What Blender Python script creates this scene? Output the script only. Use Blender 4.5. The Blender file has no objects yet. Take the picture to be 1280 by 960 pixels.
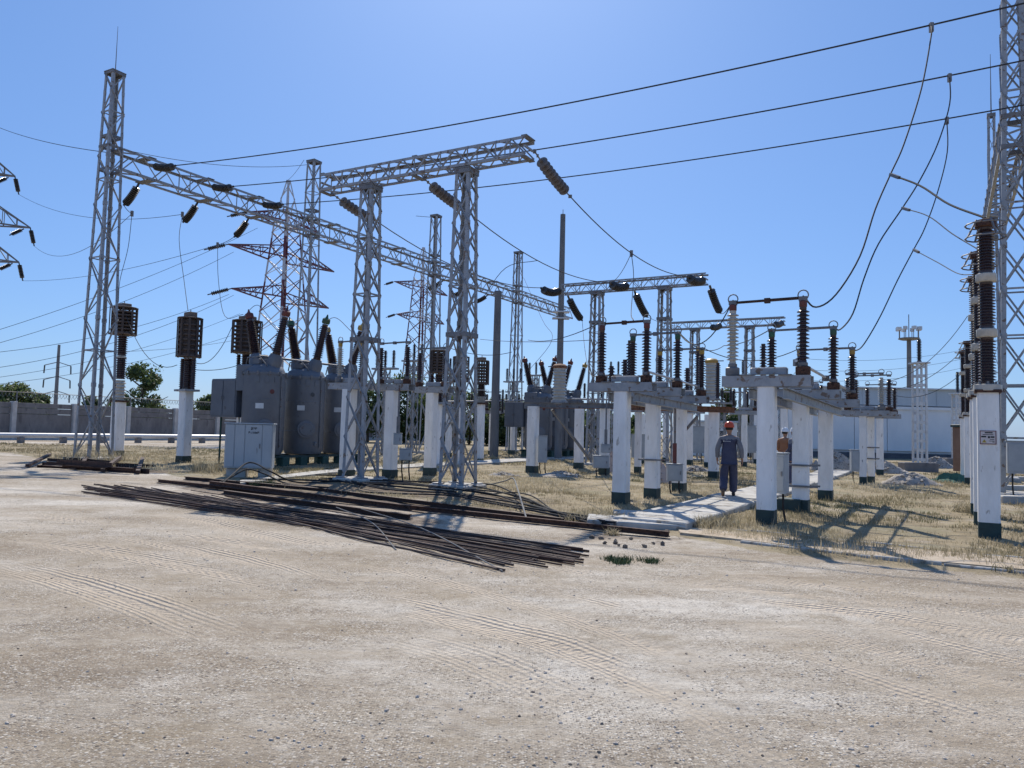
import bpy, bmesh, math, random
import numpy as np
from math import sin, cos, tan, pi, radians, sqrt, atan2, hypot
from mathutils import Vector as V, Matrix
random.seed(7); rng = np.random.default_rng(7)
S = bpy.context.scene
COL = S.collection

# ------------------------------------------------------------------ camera
PITCH, ROLL, EYE, FPX = radians(3.5), radians(1.4), 1.6, 960.0
_f = V((0, cos(PITCH), sin(PITCH))); _r0 = V((1, 0, 0)); _u0 = V((0, -sin(PITCH), cos(PITCH)))
_r = _r0*cos(ROLL) + _u0*sin(ROLL); _u = _u0*cos(ROLL) - _r0*sin(ROLL)
cd = bpy.data.cameras.new('camera'); cam = bpy.data.objects.new('camera', cd); COL.objects.link(cam)
cd.sensor_width = 36; cd.lens = 36*FPX/1280; cd.clip_end = 12000; cd.clip_start = .1
m = Matrix((_r, _u, -_f)).transposed().to_4x4(); m.translation = (0, 0, EYE); cam.matrix_world = m
S.camera = cam
# ------------------------------------------------------------------ light
SUN_EL, SUN_AZ = radians(45), radians(-2.0)
w = bpy.data.worlds.new('World'); S.world = w; w.use_nodes = True
nt = w.node_tree; bg = nt.nodes['Background']
sky = nt.nodes.new('ShaderNodeTexSky'); sky.sky_type = 'NISHITA'; sky.sun_disc = False
sky.sun_elevation = SUN_EL; sky.sun_rotation = SUN_AZ
sky.air_density = 1.0; sky.dust_density = 0.6; sky.ozone_density = 4.0; sky.altitude = 0
# clear dry air: the single-scatter model sky, tinted, plus the even airlight that multiple scattering adds
mu_ = nt.nodes.new('ShaderNodeMixRGB'); mu_.blend_type = 'MULTIPLY'; mu_.inputs[0].default_value = 1; mu_.inputs[2].default_value = (.238, .285, .340, 1)
ad_ = nt.nodes.new('ShaderNodeMixRGB'); ad_.blend_type = 'ADD'; ad_.inputs[0].default_value = 1; ad_.inputs[2].default_value = (.36, .77, 1.76, 1)
nt.links.new(sky.outputs[0], mu_.inputs[1]); nt.links.new(mu_.outputs[0], ad_.inputs[1]); nt.links.new(ad_.outputs[0], bg.inputs[0]); bg.inputs[1].default_value = 0.15
sl = bpy.data.lights.new('sun', 'SUN'); sl.energy = 3.8; sl.angle = radians(.5); sl.color = (1, .93, .82)
so = bpy.data.objects.new('sun', sl); COL.objects.link(so)
sd = V((sin(SUN_AZ)*cos(SUN_EL), cos(SUN_AZ)*cos(SUN_EL), sin(SUN_EL)))
so.rotation_euler = sd.to_track_quat('Z', 'Y').to_euler()
S.view_settings.view_transform = 'Standard'; S.view_settings.look = 'None'
S.view_settings.exposure = 0.45; S.view_settings.gamma = 1.0
S.cycles.max_bounces = 6

# ------------------------------------------------------------------ survey helpers: a sighting in the photo to a point of the site
def ray(x, y): return _f + _r*((x-640)/FPX) - _u*((y-480)/FPX)
def gp(x, y):
    d = ray(x, y); t = -EYE/d.z; return V((d.x*t, d.y*t, 0))
def at(x, y, Y):
    d = ray(x, y); t = Y/d.y; return V((d.x*t, Y, EYE+d.z*t))
AZ = radians(29.4)                                   # the yard's own grid: AX runs away to the right, BX to the right and nearer
AX = V((sin(AZ), cos(AZ), 0)); BX = V((cos(AZ), -sin(AZ), 0)); UP = V((0, 0, 1))

# ------------------------------------------------------------------ materials
MATS = {}
def mat(name, c1, c2=None, scale=3.0, rough=.7, metal=0.0, bump=0.0, bscale=None, stretch=(1, 1, 1), detail=6, lo=.35, hi=.65, c3=None, s3=20., t3=.62):
    if name in MATS: return MATS[name]
    M = bpy.data.materials.new(name); M.use_nodes = True; n = M.node_tree.nodes; l = M.node_tree.links
    b = n['Principled BSDF']; b.inputs['Roughness'].default_value = rough; b.inputs['Metallic'].default_value = metal
    b.inputs['Base Color'].default_value = (*c1, 1)
    g = n.new('ShaderNodeNewGeometry'); mp = n.new('ShaderNodeMapping'); mp.inputs['Scale'].default_value = stretch
    l.new(g.outputs['Position'], mp.inputs[0])
    if c2:
        t = n.new('ShaderNodeTexNoise'); t.inputs['Scale'].default_value = scale; t.inputs['Detail'].default_value = detail; t.inputs['Roughness'].default_value = .65
        l.new(mp.outputs[0], t.inputs['Vector'])
        r = n.new('ShaderNodeValToRGB'); r.color_ramp.elements[0].position = lo; r.color_ramp.elements[1].position = hi
        r.color_ramp.elements[0].color = (*c1, 1); r.color_ramp.elements[1].color = (*c2, 1)
        l.new(t.outputs['Fac'], r.inputs[0]); out = r.outputs[0]
        if c3:
            t3n = n.new('ShaderNodeTexNoise'); t3n.inputs['Scale'].default_value = s3; t3n.inputs['Detail'].default_value = 4
            l.new(mp.outputs[0], t3n.inputs['Vector'])
            r3 = n.new('ShaderNodeValToRGB'); r3.color_ramp.elements[0].position = t3; r3.color_ramp.elements[1].position = t3+.05
            l.new(t3n.outputs['Fac'], r3.inputs[0])
            mx = n.new('ShaderNodeMixRGB'); l.new(r3.outputs[0], mx.inputs[0]); l.new(out, mx.inputs[1]); mx.inputs[2].default_value = (*c3, 1); out = mx.outputs[0]
        l.new(out, b.inputs['Base Color'])
    if bump:
        t2 = n.new('ShaderNodeTexNoise'); t2.inputs['Scale'].default_value = bscale or scale*4; t2.inputs['Detail'].default_value = 5
        l.new(mp.outputs[0], t2.inputs['Vector'])
        bp = n.new('ShaderNodeBump'); bp.inputs['Strength'].default_value = bump; bp.inputs['Distance'].default_value = .02
        l.new(t2.outputs['Fac'], bp.inputs['Height']); l.new(bp.outputs[0], b.inputs['Normal'])
    MATS[name] = M; return M
steel = mat('painted steel', (.24, .255, .275), (.34, .35, .365), 5, .5, .1, c3=(.17, .12, .09), s3=7, t3=.60)
steel_dk = mat('weathered steel', (.13, .135, .145), (.21, .21, .215), 4, .6, .1, c3=(.12, .07, .05), s3=8, t3=.6)
galv = mat('galvanised steel', (.50, .51, .52), (.62, .62, .62), 6, .45, .3)
brown = mat('brown porcelain', (.034, .019, .019), (.055, .028, .026), 8, .25)
greyp = mat('grey porcelain', (.40, .37, .32), (.52, .49, .43), 6, .35)
glassd = mat('dark glass disc', (.030, .028, .028), (.06, .055, .05), 8, .2)
discp = mat('weathered disc porcelain', (.10, .085, .075), (.17, .145, .13), 9, .3)
white = mat('limewash', (.72, .71, .685), (.88, .87, .85), 3.5, .85, 0, .5, 18, (1, 1, .3), c3=(.46, .43, .39), s3=13, t3=.66)
foot = mat('bitumen paint', (.010, .030, .032), (.022, .055, .052), 5, .6, 0, .2)
conc = mat('concrete', (.36, .34, .31), (.48, .46, .42), 2.2, .9, 0, .35, 30, c3=(.25, .23, .21), s3=5)
concd = mat('old concrete', (.15, .138, .135), (.23, .215, .205), 1.6, .9, 0, .3, 24, (1, 1, .4), c3=(.13, .12, .115), s3=3)
slabm = mat('path concrete', (.36, .345, .31), (.50, .48, .44), 2.2, .9, 0, .3, 30, c3=(.25, .22, .18), s3=4, t3=.56)
rust = mat('rust', (.062, .030, .021), (.115, .056, .036), 7, .85, .1, .3, 40, c3=(.035, .016, .012), s3=15, t3=.55)
rustl = mat('light rust', (.17, .075, .04), (.26, .13, .075), 9, .8, .1, .2, c3=(.09, .04, .025), s3=15, t3=.58)
rodm = mat('rusty rod', (.032, .018, .014), (.075, .036, .025), 4, .75, .15)
dull = mat('dull grey pipe', (.17, .17, .17), (.23, .23, .22), 5, .95)
rodw = mat('worn rod', (.085, .055, .042), (.14, .085, .06), 4, .7, .1)
black = mat('black rubber', (.012, .012, .014), (.03, .03, .032), 6, .9)
wirem = mat('aluminium conductor', (.028, .03, .034), (.045, .046, .05), 3, .85)
tankm = mat('tank paint', (.105, .115, .135), (.14, .15, .17), 1.3, .45, 0, .05, c3=(.08, .075, .075), s3=4, t3=.68)
cab = mat('cabinet paint', (.33, .37, .40), (.40, .44, .46), 1.5, .5, 0, .05, stretch=(1, 1, .4), c3=(.26, .27, .27), s3=5, t3=.68)
boxm = mat('box paint', (.30, .33, .36), (.38, .41, .43), 3, .5)
red = mat('red phase paint', (.15, .028, .024), (.09, .028, .024), 6, .5)
green = mat('green phase paint', (.02, .10, .055), (.03, .07, .045), 6, .5)
yellow = mat('yellow phase paint', (.42, .27, .05), (.33, .2, .06), 6, .5)
redlat = mat('red mast paint', (.16, .035, .045), (.10, .04, .05), 4, .6)
whlat = mat('white mast paint', (.55, .55, .57), (.45, .45, .47), 4, .6)
seam = mat('dark joint', (.05, .055, .06), (.08, .085, .09), 4, .8)
greenb = mat('green block paint', (.020, .060, .050), (.035, .085, .070), 3, .7, 0, .2)
ink = mat('black ink', (.012, .012, .014))
redink = mat('red ink', (.16, .045, .05))
signw = mat('sign enamel', (.62, .57, .56), (.55, .5, .5), 20, .5)
yink = mat('yellow ink', (.45, .33, .06))

# ------------------------------------------------------------------ mesh building
class MB:
    def __init__(s): s.v = []; s.f = []; s.mi = []
    def add(s, vs, fs, mi=0):
        o = len(s.v); s.v += [tuple(x) for x in vs]; s.f += [tuple(i+o for i in f) for f in fs]; s.mi += [mi]*len(fs)
        return s
    def box(s, c, d, rz=0, mi=0, R=None):
        hx, hy, hz = d[0]/2, d[1]/2, d[2]/2
        p = [V((x, y, z)) for z in (-hz, hz) for y in (-hy, hy) for x in (-hx, hx)]
        Rm = R or Matrix.Rotation(rz, 3, 'Z')
        p = [Rm @ q + V(c) for q in p]
        return s.add(p, [(0, 2, 3, 1), (4, 5, 7, 6), (0, 1, 5, 4), (2, 6, 7, 3), (0, 4, 6, 2), (1, 3, 7, 5)], mi)
    def bbox(s, c, d, b=.02, rz=0, mi=0):        # box with chamfered vertical and top edges
        hx, hy, hz = d[0]/2, d[1]/2, d[2]/2
        R = Matrix.Rotation(rz, 3, 'Z'); vs = []
        def ring(x, y, z, k): return [(x-k, y, z), (x, y-k, z), (x, -y+k, z), (x-k, -y, z), (-x+k, -y, z), (-x, -y+k, z), (-x, y-k, z), (-x+k, y, z)]
        for (x, y, z, k) in ((hx, hy, -hz, b), (hx, hy, hz-b, b), (hx-b, hy-b, hz, b)): vs += ring(x, y, z, k)
        vs = [R @ V(q) + V(c) for q in vs]; fs = []
        for r_ in range(2):
            for i in range(8):
                j = (i+1) % 8; fs.append((r_*8+j, r_*8+i, r_*8+8+i, r_*8+8+j))
        fs.append(tuple(range(23, 15, -1))); fs.append(tuple(range(8)))
        return s.add(vs, fs, mi)
    def bar(s, p, q, w, h=None, mi=0, up=UP):
        p, q = V(p), V(q); h = h or w; z = (q-p)
        if z.length < 1e-6: return s
        z.normalize(); u = V(up)
        if abs(z.dot(u)) > .98: u = V((1, 0, 0))
        x = z.cross(u).normalized(); y = x.cross(z)
        vs = [e + x*a*w/2 + y*b*h/2 for e in (p, q) for b in (-1, 1) for a in (-1, 1)]
        return s.add(vs, [(0, 1, 3, 2), (4, 6, 7, 5), (0, 4, 5, 1), (2, 3, 7, 6), (0, 2, 6, 4), (1, 5, 7, 3)], mi)
    def tube(s, pts, r, n=6, mi=0, cap=True):
        pts = [V(p) for p in pts]; k = len(pts); vs = []
        rr = r if isinstance(r, (list, tuple)) else [r]*k
        d0 = (pts[1]-pts[0]).normalized(); u = V((0, 0, 1)) if abs(d0.z) < .9 else V((1, 0, 0))
        x = d0.cross(u).normalized()
        for i, p in enumerate(pts):
            d = (pts[min(i+1, k-1)]-pts[max(i-1, 0)]).normalized()
            x = (x - d*x.dot(d)).normalized(); y = d.cross(x)
            vs += [p + (x*cos(2*pi*j/n) + y*sin(2*pi*j/n))*rr[i] for j in range(n)]
        fs = [(i*n+j, i*n+(j+1) % n, i*n+n+(j+1) % n, i*n+n+j) for i in range(k-1) for j in range(n)]
        if cap: fs += [tuple(range(n-1, -1, -1)), tuple(range((k-1)*n, k*n))]
        return s.add(vs, fs, mi)
    def lathe(s, prof, n=14, o=(0, 0, 0), M=None, mi=0):
        vs = []; o = V(o)
        for (r, z) in prof:
            for j in range(n):
                q = V((r*cos(2*pi*j/n), r*sin(2*pi*j/n), z))
                vs.append((M @ q if M else q) + o)
        k = len(prof)
        fs = [(i*n+j, i*n+(j+1) % n, i*n+n+(j+1) % n, i*n+n+j) for i in range(k-1) for j in range(n)]
        fs += [tuple(range(n-1, -1, -1)), tuple(range((k-1)*n, k*n))]
        return s.add(vs, fs, mi)
    def lbar(s, p, q, w, t, ex, ey, mi=0):       # an angle section with its heel at p->q and flanges along ex, ey
        p, q, ex, ey = V(p), V(q), V(ex), V(ey)
        prof = [(0, 0), (w, 0), (w, t), (t, t), (t, w), (0, w)]
        vs = [e + ex*a + ey*b for e in (p, q) for a, b in prof]
        fs = [(i, (i+1) % 6, 6+(i+1) % 6, 6+i) for i in range(6)] + [(5, 4, 3, 2, 1, 0), (6, 7, 8, 9, 10, 11)]
        return s.add(vs, fs, mi)
    def mesh(s, name, mats, smooth=False):
        me = bpy.data.meshes.new(name); me.from_pydata(s.v, [], s.f)
        for M in (mats if isinstance(mats, (list, tuple)) else [mats]): me.materials.append(M)
        if any(s.mi): me.polygons.foreach_set('material_index', s.mi)
        bm = bmesh.new(); bm.from_mesh(me); bmesh.ops.recalc_face_normals(bm, faces=bm.faces); bm.to_mesh(me); bm.free()
        if smooth:
            me.polygons.foreach_set('use_smooth', [True]*len(me.polygons))
            try: me.set_sharp_from_angle(angle=radians(48))
            except Exception: pass
        return me
    def build(s, name, mats, parent=None, loc=(0, 0, 0), rz=0, smooth=False):
        return put(name, s.mesh(name, mats, smooth), parent, loc, rz)
def put(name, me, parent=None, loc=(0, 0, 0), rz=0, mw=None):
    o = bpy.data.objects.new(name, me); COL.objects.link(o)
    if parent: o.parent = parent
    if mw is not None: o.matrix_local = mw
    else: o.location = loc; o.rotation_euler = (0, 0, rz)
    return o
def tag(o, label=None, cat=None, group=None, kind=None):
    if label: o['label'] = label
    if cat: o['category'] = cat
    if group: o['group'] = group
    if kind: o['kind'] = kind
    return o
def thing(name, label, cat, loc=(0, 0, 0), rz=0, group=None):
    o = bpy.data.objects.new(name, None); COL.objects.link(o); o.empty_display_size = .2
    o.location = loc; o.rotation_euler = (0, 0, rz); return tag(o, label, cat, group)
def copy_tree(o, parent=None):
    c = o.copy(); COL.objects.link(c); c.parent = parent
    for ch in list(o.children): copy_tree(ch, c)
    return c
def sag_pts(p, q, sag, n=16):
    p, q = V(p), V(q); return [p.lerp(q, i/n) - UP*sag*4*(i/n)*(1-i/n) for i in range(n+1)]
def spline(pts, n=8):
    pts = [V(p) for p in pts]; out = []
    P = [pts[0]*2-pts[1]] + pts + [pts[-1]*2-pts[-2]]
    for i in range(1, len(P)-2):
        for k in range(n):
            t = k/n; a, b, c, d = P[i-1], P[i], P[i+1], P[i+2]
            out.append(.5*((2*b)+(c-a)*t+(2*a-5*b+4*c-d)*t*t+(3*b-a-3*c+d)*t**3))
    return out + [pts[-1]]
def wire(label, pts, r=.014, group=None, name='conductor', m_=None, n=5, cat='wire'):
    return tag(MB().tube(pts, r, n).build(name, m_ or wirem, smooth=True), label, cat, group)

# unit angle iron, scaled for every brace
_ub = {}
def unit_brace(M):
    if M.name not in _ub:
        _ub[M.name] = MB().lbar((0, 0, 0), (0, 0, 1), 1, .16, (1, 0, 0), (0, 1, 0)).mesh('brace', M)
    return _ub[M.name]
def brace(parent, p, q, w_, M, name='brace'):
    p, q = V(p), V(q); d = q-p
    R = d.to_track_quat('Z', 'Y').to_matrix().to_4x4()
    return put(name, unit_brace(M), parent, mw=Matrix.Translation(p) @ R @ Matrix.Diagonal((w_, w_, d.length, 1)))
def lattice_col(parent, s0, s1, z0, z1, n, lw, bw, M, single=True, rings=(), horizontals=True, cross=False, legname='leg', brname='brace', seg=None):
    """four angle legs tapering from side s0 to s1, zigzag bracing on every face. single: one object per brace, else one mesh"""
    def c(k, t):
        h = (s0+(s1-s0)*t)/2; sx, sy = ((-1, -1), (1, -1), (1, 1), (-1, 1))[k % 4]; return V((sx*h, sy*h, z0+(z1-z0)*t))
    segs = seg or [(0, 1, M)]
    for k in range(4):
        sx, sy = ((-1, -1), (1, -1), (1, 1), (-1, 1))[k]
        for (t0, t1, mm) in segs:
            MB().lbar(c(k, t0), c(k, t1), lw, lw*.16, (-sx, 0, 0), (0, -sy, 0)).build(legname, mm, parent)
    # panels get shorter with height so that the diagonals keep their slope
    ts = [0.]
    if abs(s0-s1) > 1e-6:
        q = (s1/s0)**(1/n); tot = sum(q**i for i in range(n)); a = 0
        for i in range(n): a += q**i/tot; ts.append(a)
    else: ts = [i/n for i in range(n+1)]
    groups = {}
    if single:
        gm_ = MB().box((0, 0, 0), (lw*1.1, .012, lw*1.5)).mesh('gusset', steel_dk if False else M)
        for i in range(1, n):
            h = (s0+(s1-s0)*ts[i])/2; z = z0+(z1-z0)*ts[i]
            for k, (sx, sy) in enumerate(((-1, -1), (1, -1), (1, 1), (-1, 1))):
                put('gusset', gm_, parent, (sx*(h-lw*.6), sy*(h+.004), z)); o_ = put('gusset', gm_, parent, (sx*(h+.004), sy*(h-lw*.6), z), pi/2)
    for i in range(n):
        for k in range(4):
            pairs = [((k, ts[i]), (k+1, ts[i+1]))] if (i+k) % 2 == 0 else [((k+1, ts[i]), (k, ts[i+1]))]
            if cross: pairs = [((k, ts[i]), (k+1, ts[i+1])), ((k+1, ts[i]), (k, ts[i+1]))]
            if i in rings: pairs.append(((k, ts[i]), (k+1, ts[i])))
            for j, (a, b) in enumerate(pairs):
                tm = (a[1]+b[1])/2; mm = next((g[2] for g in segs if g[0] <= tm <= g[1]), M)
                pa, pb = c(*a), c(*b)
                if cross and j == 1: off = (pa+pb)/2; off.z = 0; off = off*.03; pa, pb = pa-off, pb-off
                if single: brace(parent, pa, pb, bw, mm, brname)
                else: groups.setdefault(mm.name, (MB(), mm))[0].bar(pa, pb, bw, bw*.5)
    for mb, mm in groups.values(): tag(mb.build('bracing', mm, parent), kind='stuff')
def truss_beam(parent, x0, x1, zb, h, wd, n, lw, bw, M, single=True, yc=0):
    """box truss along local x"""
    b = put('beam', MB().box((x0+.03, yc, zb+h/2), (.05, wd*.9, .05)).box((x1-.03, yc, zb+h/2), (.05, wd*.9, .05)).mesh('beam', M), parent)
    for sy in (-1, 1):
        for sz in (0, 1):
            MB().lbar((x0, yc+sy*wd/2, zb+sz*h), (x1, yc+sy*wd/2, zb+sz*h), lw, lw*.16, (0, -sy, 0), (0, 0, 1-2*sz)).build('chord', M, b)
    L = (x1-x0)/n; g = MB(); i_ = .02
    def put_b(p, q):
        if single: brace(b, p, q, bw, M)
        else: g.bar(p, q, bw, bw*.5)
    for i in range(n):
        a, c_ = x0+i*L, x0+(i+1)*L
        if i % 2: a, c_ = c_, a
        for sy in (-1, 1): put_b((a, yc+sy*(wd/2-i_), zb+i_), (c_, yc+sy*(wd/2-i_), zb+h-i_))
        for sz in (0, 1): put_b((a, yc-wd/2+i_, zb+sz*h+(i_ if sz == 0 else -i_)), (c_, yc+wd/2-i_, zb+sz*h+(i_ if sz == 0 else -i_)))
        if i % 2 == 0 or i == n-1:
            xx = x0+i*L if i % 2 == 0 else c_
            for sy in (-1, 1): put_b((xx+.015, yc+sy*wd/2*.95, zb+.02), (xx+.015, yc+sy*wd/2*.95, zb+h-.02))
    if not single: tag(g.build('bracing', M, b), kind='stuff')
    return b
_ins = {}
def shed_profile(h, rc, rs, n, taper=1.0):
    pr = [(rc*1.15, 0), (rc*1.15, h*.05)]
    for i in range(n):
        z = h*.06 + h*.88*i/n; d = h*.88/n; k = 1+(taper-1)*i/n
        pr += [(rc*k, z), (rc*k, z+d*.28), (rs*k, z+d*.42), (rs*k*.97, z+d*.56), (rc*k, z+d*.95)]
    return pr + [(rc*taper*1.1, h*.95), (rc*taper*1.1, h)]
def insul_mesh(h, rc, rs, n, M, taper=1.0, seg=14):
    key = (round(h, 2), rc, rs, n, M.name, taper, seg)
    if key not in _ins: _ins[key] = MB().lathe(shed_profile(h, rc, rs, n, taper), seg).mesh('insulator', M, True)
    return _ins[key]
_fl = {}
def flange_mesh(r, h, M):
    key = (r, h, M.name)
    if key not in _fl: _fl[key] = MB().lathe([(r*.9, 0), (r, h*.1), (r, h*.9), (r*.8, h)], 14).mesh('flange', M, True)
    return _fl[key]
_disc = {}
def disc_mesh(r, L, M):
    key = (r, L, M.name)
    if key not in _disc:
        _disc[key] = MB().lathe([(r*.18, 0), (r*.30, L*.05), (r*.30, L*.36), (r*.7, L*.44), (r, L*.56), (r*.98, L*.62), (r*.6, L*.6), (r*.2, L*.64), (r*.14, L)], 16).mesh('disc', M, True)
    return _disc[key]
def disc_string(label, p, q, r, n, M, group, sag=0, parts=True):
    """suspension string of n discs between two points"""
    p, q = V(p), V(q); pts = sag_pts(p, q, sag, n+4)
    if parts:
        t = thing('insulator_string', label, 'insulator', p, 0, group)
        L = (q-p).length/(n+4)
        for i in range(2, n+2):
            d = (pts[i+1]-pts[i]).normalized()
            put('disc', disc_mesh(r, round(L, 3), M), t, mw=Matrix.Translation(pts[i]-p) @ d.to_track_quat('Z', 'Y').to_matrix().to_4x4())
        mb = MB(); mb.tube([x-p for x in pts[:3]], .022, 5); mb.box(pts[0]-p, (.09, .09, .09)); mb.box(pts[1]-p, (.06, .10, .06))
        mb.build('top_fitting', steel_dk, t)
        mb = MB(); mb.tube([x-p for x in pts[-3:]], .02, 5); mb.box(pts[-1]-p, (.10, .12, .07)); mb.build('clamp', steel_dk, t)
        return t
    mb = MB(); mb.tube(pts, r*.3, 5)
    for i in range(2, n+2):
        d = (pts[i+1]-pts[i]); L = d.length
        R = d.normalized().to_track_quat('Z', 'Y').to_matrix()
        mb.lathe([(r*.5, 0), (r, L*.35), (r*.97, L*.6), (r*.5, L*.95)], 9, pts[i], R)
    return tag(mb.build('insulator_string', M, smooth=True), label, 'insulator', group)

# ------------------------------------------------------------------ ground
def axis(parts):
    out = []
    for a, b, st in parts:
        n = max(1, int(round((b-a)/st))); out += [a+(b-a)*i/n for i in range(n)]
    return out + [parts[-1][1]]
gx = np.array(axis([(-4000, -400, 400), (-400, -80, 40), (-80, -24, 2), (-24, -9, .25), (-9, 9, .09), (9, 24, .25), (24, 80, 2), (80, 400, 40), (400, 4000, 400)]))
gy = np.array(axis([(-600, -40, 70), (-40, -2, 2.5), (-2, 1.8, .3), (1.8, 14, .09), (14, 34, .2), (34, 90, 1.2), (90, 400, 30), (400, 6000, 400)]))
GX, GY = np.meshgrid(gx, gy)
def snoise(x, y, seed, oct=4, f=1.0):
    r = np.random.default_rng(seed); o = np.zeros_like(x); a = 1.
    for i in range(oct):
        for k in range(3):
            th = r.uniform(0, 2*pi); ph = r.uniform(0, 2*pi); fr = f*2**i*r.uniform(.7, 1.3)
            o += a*np.sin((x*cos(th)+y*sin(th))*fr+ph+1.3*np.sin((x*sin(th)-y*cos(th))*fr*.6+ph*2))/3
        a *= .5
    return o
# the yard's edge: gravel this side, dry grass beyond
EDGE = [(-300, 575), (0, 566), (50, 573), (110, 584), (200, 592), (262, 602), (330, 612), (430, 622), (520, 632), (640, 646), (760, 660), (840, 671), (940, 687), (1100, 704), (1280, 723), (1500, 748)]
EW = [gp(x, y) for x, y in EDGE]
ex = np.array([p.x for p in EW]); ey = np.array([p.y for p in EW]); o_ = np.argsort(ex); ex, ey = ex[o_], ey[o_]
def grassy(x, y):
    """signed distance-like value: >0 inside the grassed yard"""
    d = (y - np.interp(x, ex, ey))*.85 + .22*snoise(x, y, 3, 4, 1.7)
    d = np.where(x < -18, np.minimum(d, 1.2-.3*(y-46)), d)          # bare road along the far fence
    return d
PATCH = [(430, 606, 2.2, 1.0), (690, 594, 1.6, .8), (640, 590, 1.8, .8), (760, 585, 2.5, 1.3), (1090, 590, 3.5, 2.), (1160, 588, 4, 2.5)]
def bare(x, y):
    b = np.zeros_like(x)
    for px, py, rx, ry in PATCH:
        g = gp(px, py); b = np.maximum(b, 1.2-np.hypot((x-g.x)/rx, (y-g.y)/ry*1.0))
    return b
TR = [[(1500, 842), (1280, 800), (1040, 762), (800, 742), (600, 712), (440, 690)],
      [(1400, 900), (1280, 858), (1080, 800), (880, 752), (760, 728), (600, 700)],
      [(1280, 985), (1000, 850), (850, 790), (700, 745), (520, 705), (300, 680), (0, 650)],
      [(1100, 1000), (900, 890), (760, 830), (640, 790), (420, 740), (150, 690), (0, 672)],
      [(760, 900), (660, 850), (560, 812), (480, 790)],
      [(0, 640), (120, 660), (300, 700), (460, 760)],
      [(1500, 800), (1280, 772), (1080, 748), (900, 735), (780, 725)],
      [(0, 700), (140, 740), (300, 800)],
      [(1500, 878), (1280, 832), (1060, 782), (880, 757), (700, 730)],
      [(1450, 985), (1280, 920), (1100, 862), (960, 818), (820, 770)],
      [(1330, 762), (1150, 748), (980, 730), (860, 716)],
      [(1280, 1010), (1120, 935), (980, 880), (860, 838)],
      [(200, 640), (420, 690), (640, 745), (820, 808), (1000, 905)]]
TU = np.full(GX.shape, 9.); TV = np.zeros(GX.shape); TF = np.zeros(GX.shape)
near = (GY > 1.5) & (GY < 24) & (abs(GX) < 22); nx, ny = GX[near], GY[near]
tu = np.full(nx.shape, 9.); tv = np.zeros(nx.shape); tf = np.zeros(nx.shape); t2 = np.full(nx.shape, 9.); own = np.full(nx.shape, -1)
def second_best(x, y, own):
    o = np.full(x.shape, 9.)
    for ti, tr in enumerate(TR):
        pts = spline([gp(*p) for p in tr], 6)
        for a, b in zip(pts[:-1], pts[1:]):
            dx, dy = b.x-a.x, b.y-a.y; L2 = dx*dx+dy*dy
            if L2 < 1e-9: continue
            t = np.clip(((x-a.x)*dx+(y-a.y)*dy)/L2, 0, 1); d = np.hypot(x-a.x-t*dx, y-a.y-t*dy); k = own != ti; o[k] = np.minimum(o[k], d[k])
    return o
for ti, tr in enumerate(TR):
    pts = spline([gp(*p) for p in tr], 6); s0 = ti*3.37
    tot = sum((q-p).length for p, q in zip(pts[:-1], pts[1:])); s00 = s0
    for a, b in zip(pts[:-1], pts[1:]):
        dx, dy = b.x-a.x, b.y-a.y; L = hypot(dx, dy)
        if L < 1e-5: continue
        t = ((nx-a.x)*dx+(ny-a.y)*dy)/(L*L); k = (t > -.1) & (t < 1.1)
        u = ((nx-a.x)*dy-(ny-a.y)*dx)/L
        k &= abs(u) < abs(tu); own[k] = ti
        tu[k] = u[k]; tv[k] = s0+t[k]*L; sr = tv[k]-s00; tf[k] = np.clip(np.minimum(sr, tot-sr)/1.6, 0, 1); s0 += L
TU[near] = tu; TV[near] = tv; t2 = second_best(nx, ny, own); TF[near] = tf*np.clip((t2-.38)/.12, 0, 1)*np.clip((23.5-ny)/5, 0, 1)*np.clip((21-abs(nx))/5, 0, 1)
G = grassy(GX, GY)
Z = .018*snoise(GX, GY, 11, 4, .55) + .008*snoise(GX, GY, 5, 3, 4.)
Z -= TF*(.014*np.exp(-(TU/.15)**2) - .010*np.exp(-((abs(TU)-.22)/.06)**2))
Z += np.where(G > 0, .03*np.clip(G/.5, 0, 1)+.03*snoise(GX, GY, 21, 3, 1.1)*np.clip(G/2, 0, 1), 0)
Z *= np.clip(1.5-np.hypot(GX, GY)/160, 0, 1)
def seg_d(x, y, a, b_):
    dx, dy = b_.x-a.x, b_.y-a.y; t = np.clip(((x-a.x)*dx+(y-a.y)*dy)/(dx*dx+dy*dy), 0, 1); return np.hypot(x-a.x-t*dx, y-a.y-t*dy)
SOIL = np.maximum(np.clip(1.25-seg_d(GX, GY, gp(240, 603), gp(745, 657))/1.15, 0, 1), np.clip(1.1-seg_d(GX, GY, gp(50, 584), gp(205, 591))/1.2, 0, 1))
SOIL = np.maximum(SOIL, .95*np.clip(1.2-seg_d(GX, GY, gp(250, 610), gp(520, 652))/1.0, 0, 1)); SOIL = np.maximum(SOIL, .95*np.clip(1.2-seg_d(GX, GY, gp(380, 606), gp(640, 628))/1.6, 0, 1))
SOIL = np.maximum(SOIL, .75*np.clip(1.2-seg_d(GX, GY, gp(745, 668), gp(835, 676))/.75, 0, 1))
ny_, nx_ = GX.shape
vv = np.stack([GX, GY, Z], -1).reshape(-1, 3)
idx = np.arange(ny_*nx_).reshape(ny_, nx_)
ff = np.stack([idx[:-1, :-1], idx[:-1, 1:], idx[1:, 1:], idx[1:, :-1]], -1).reshape(-1, 4)
me = bpy.data.meshes.new('ground'); me.vertices.add(len(vv)); me.vertices.foreach_set('co', vv.ravel())
me.loops.add(ff.size); me.loops.foreach_set('vertex_index', ff.ravel().astype(np.int32))
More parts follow.
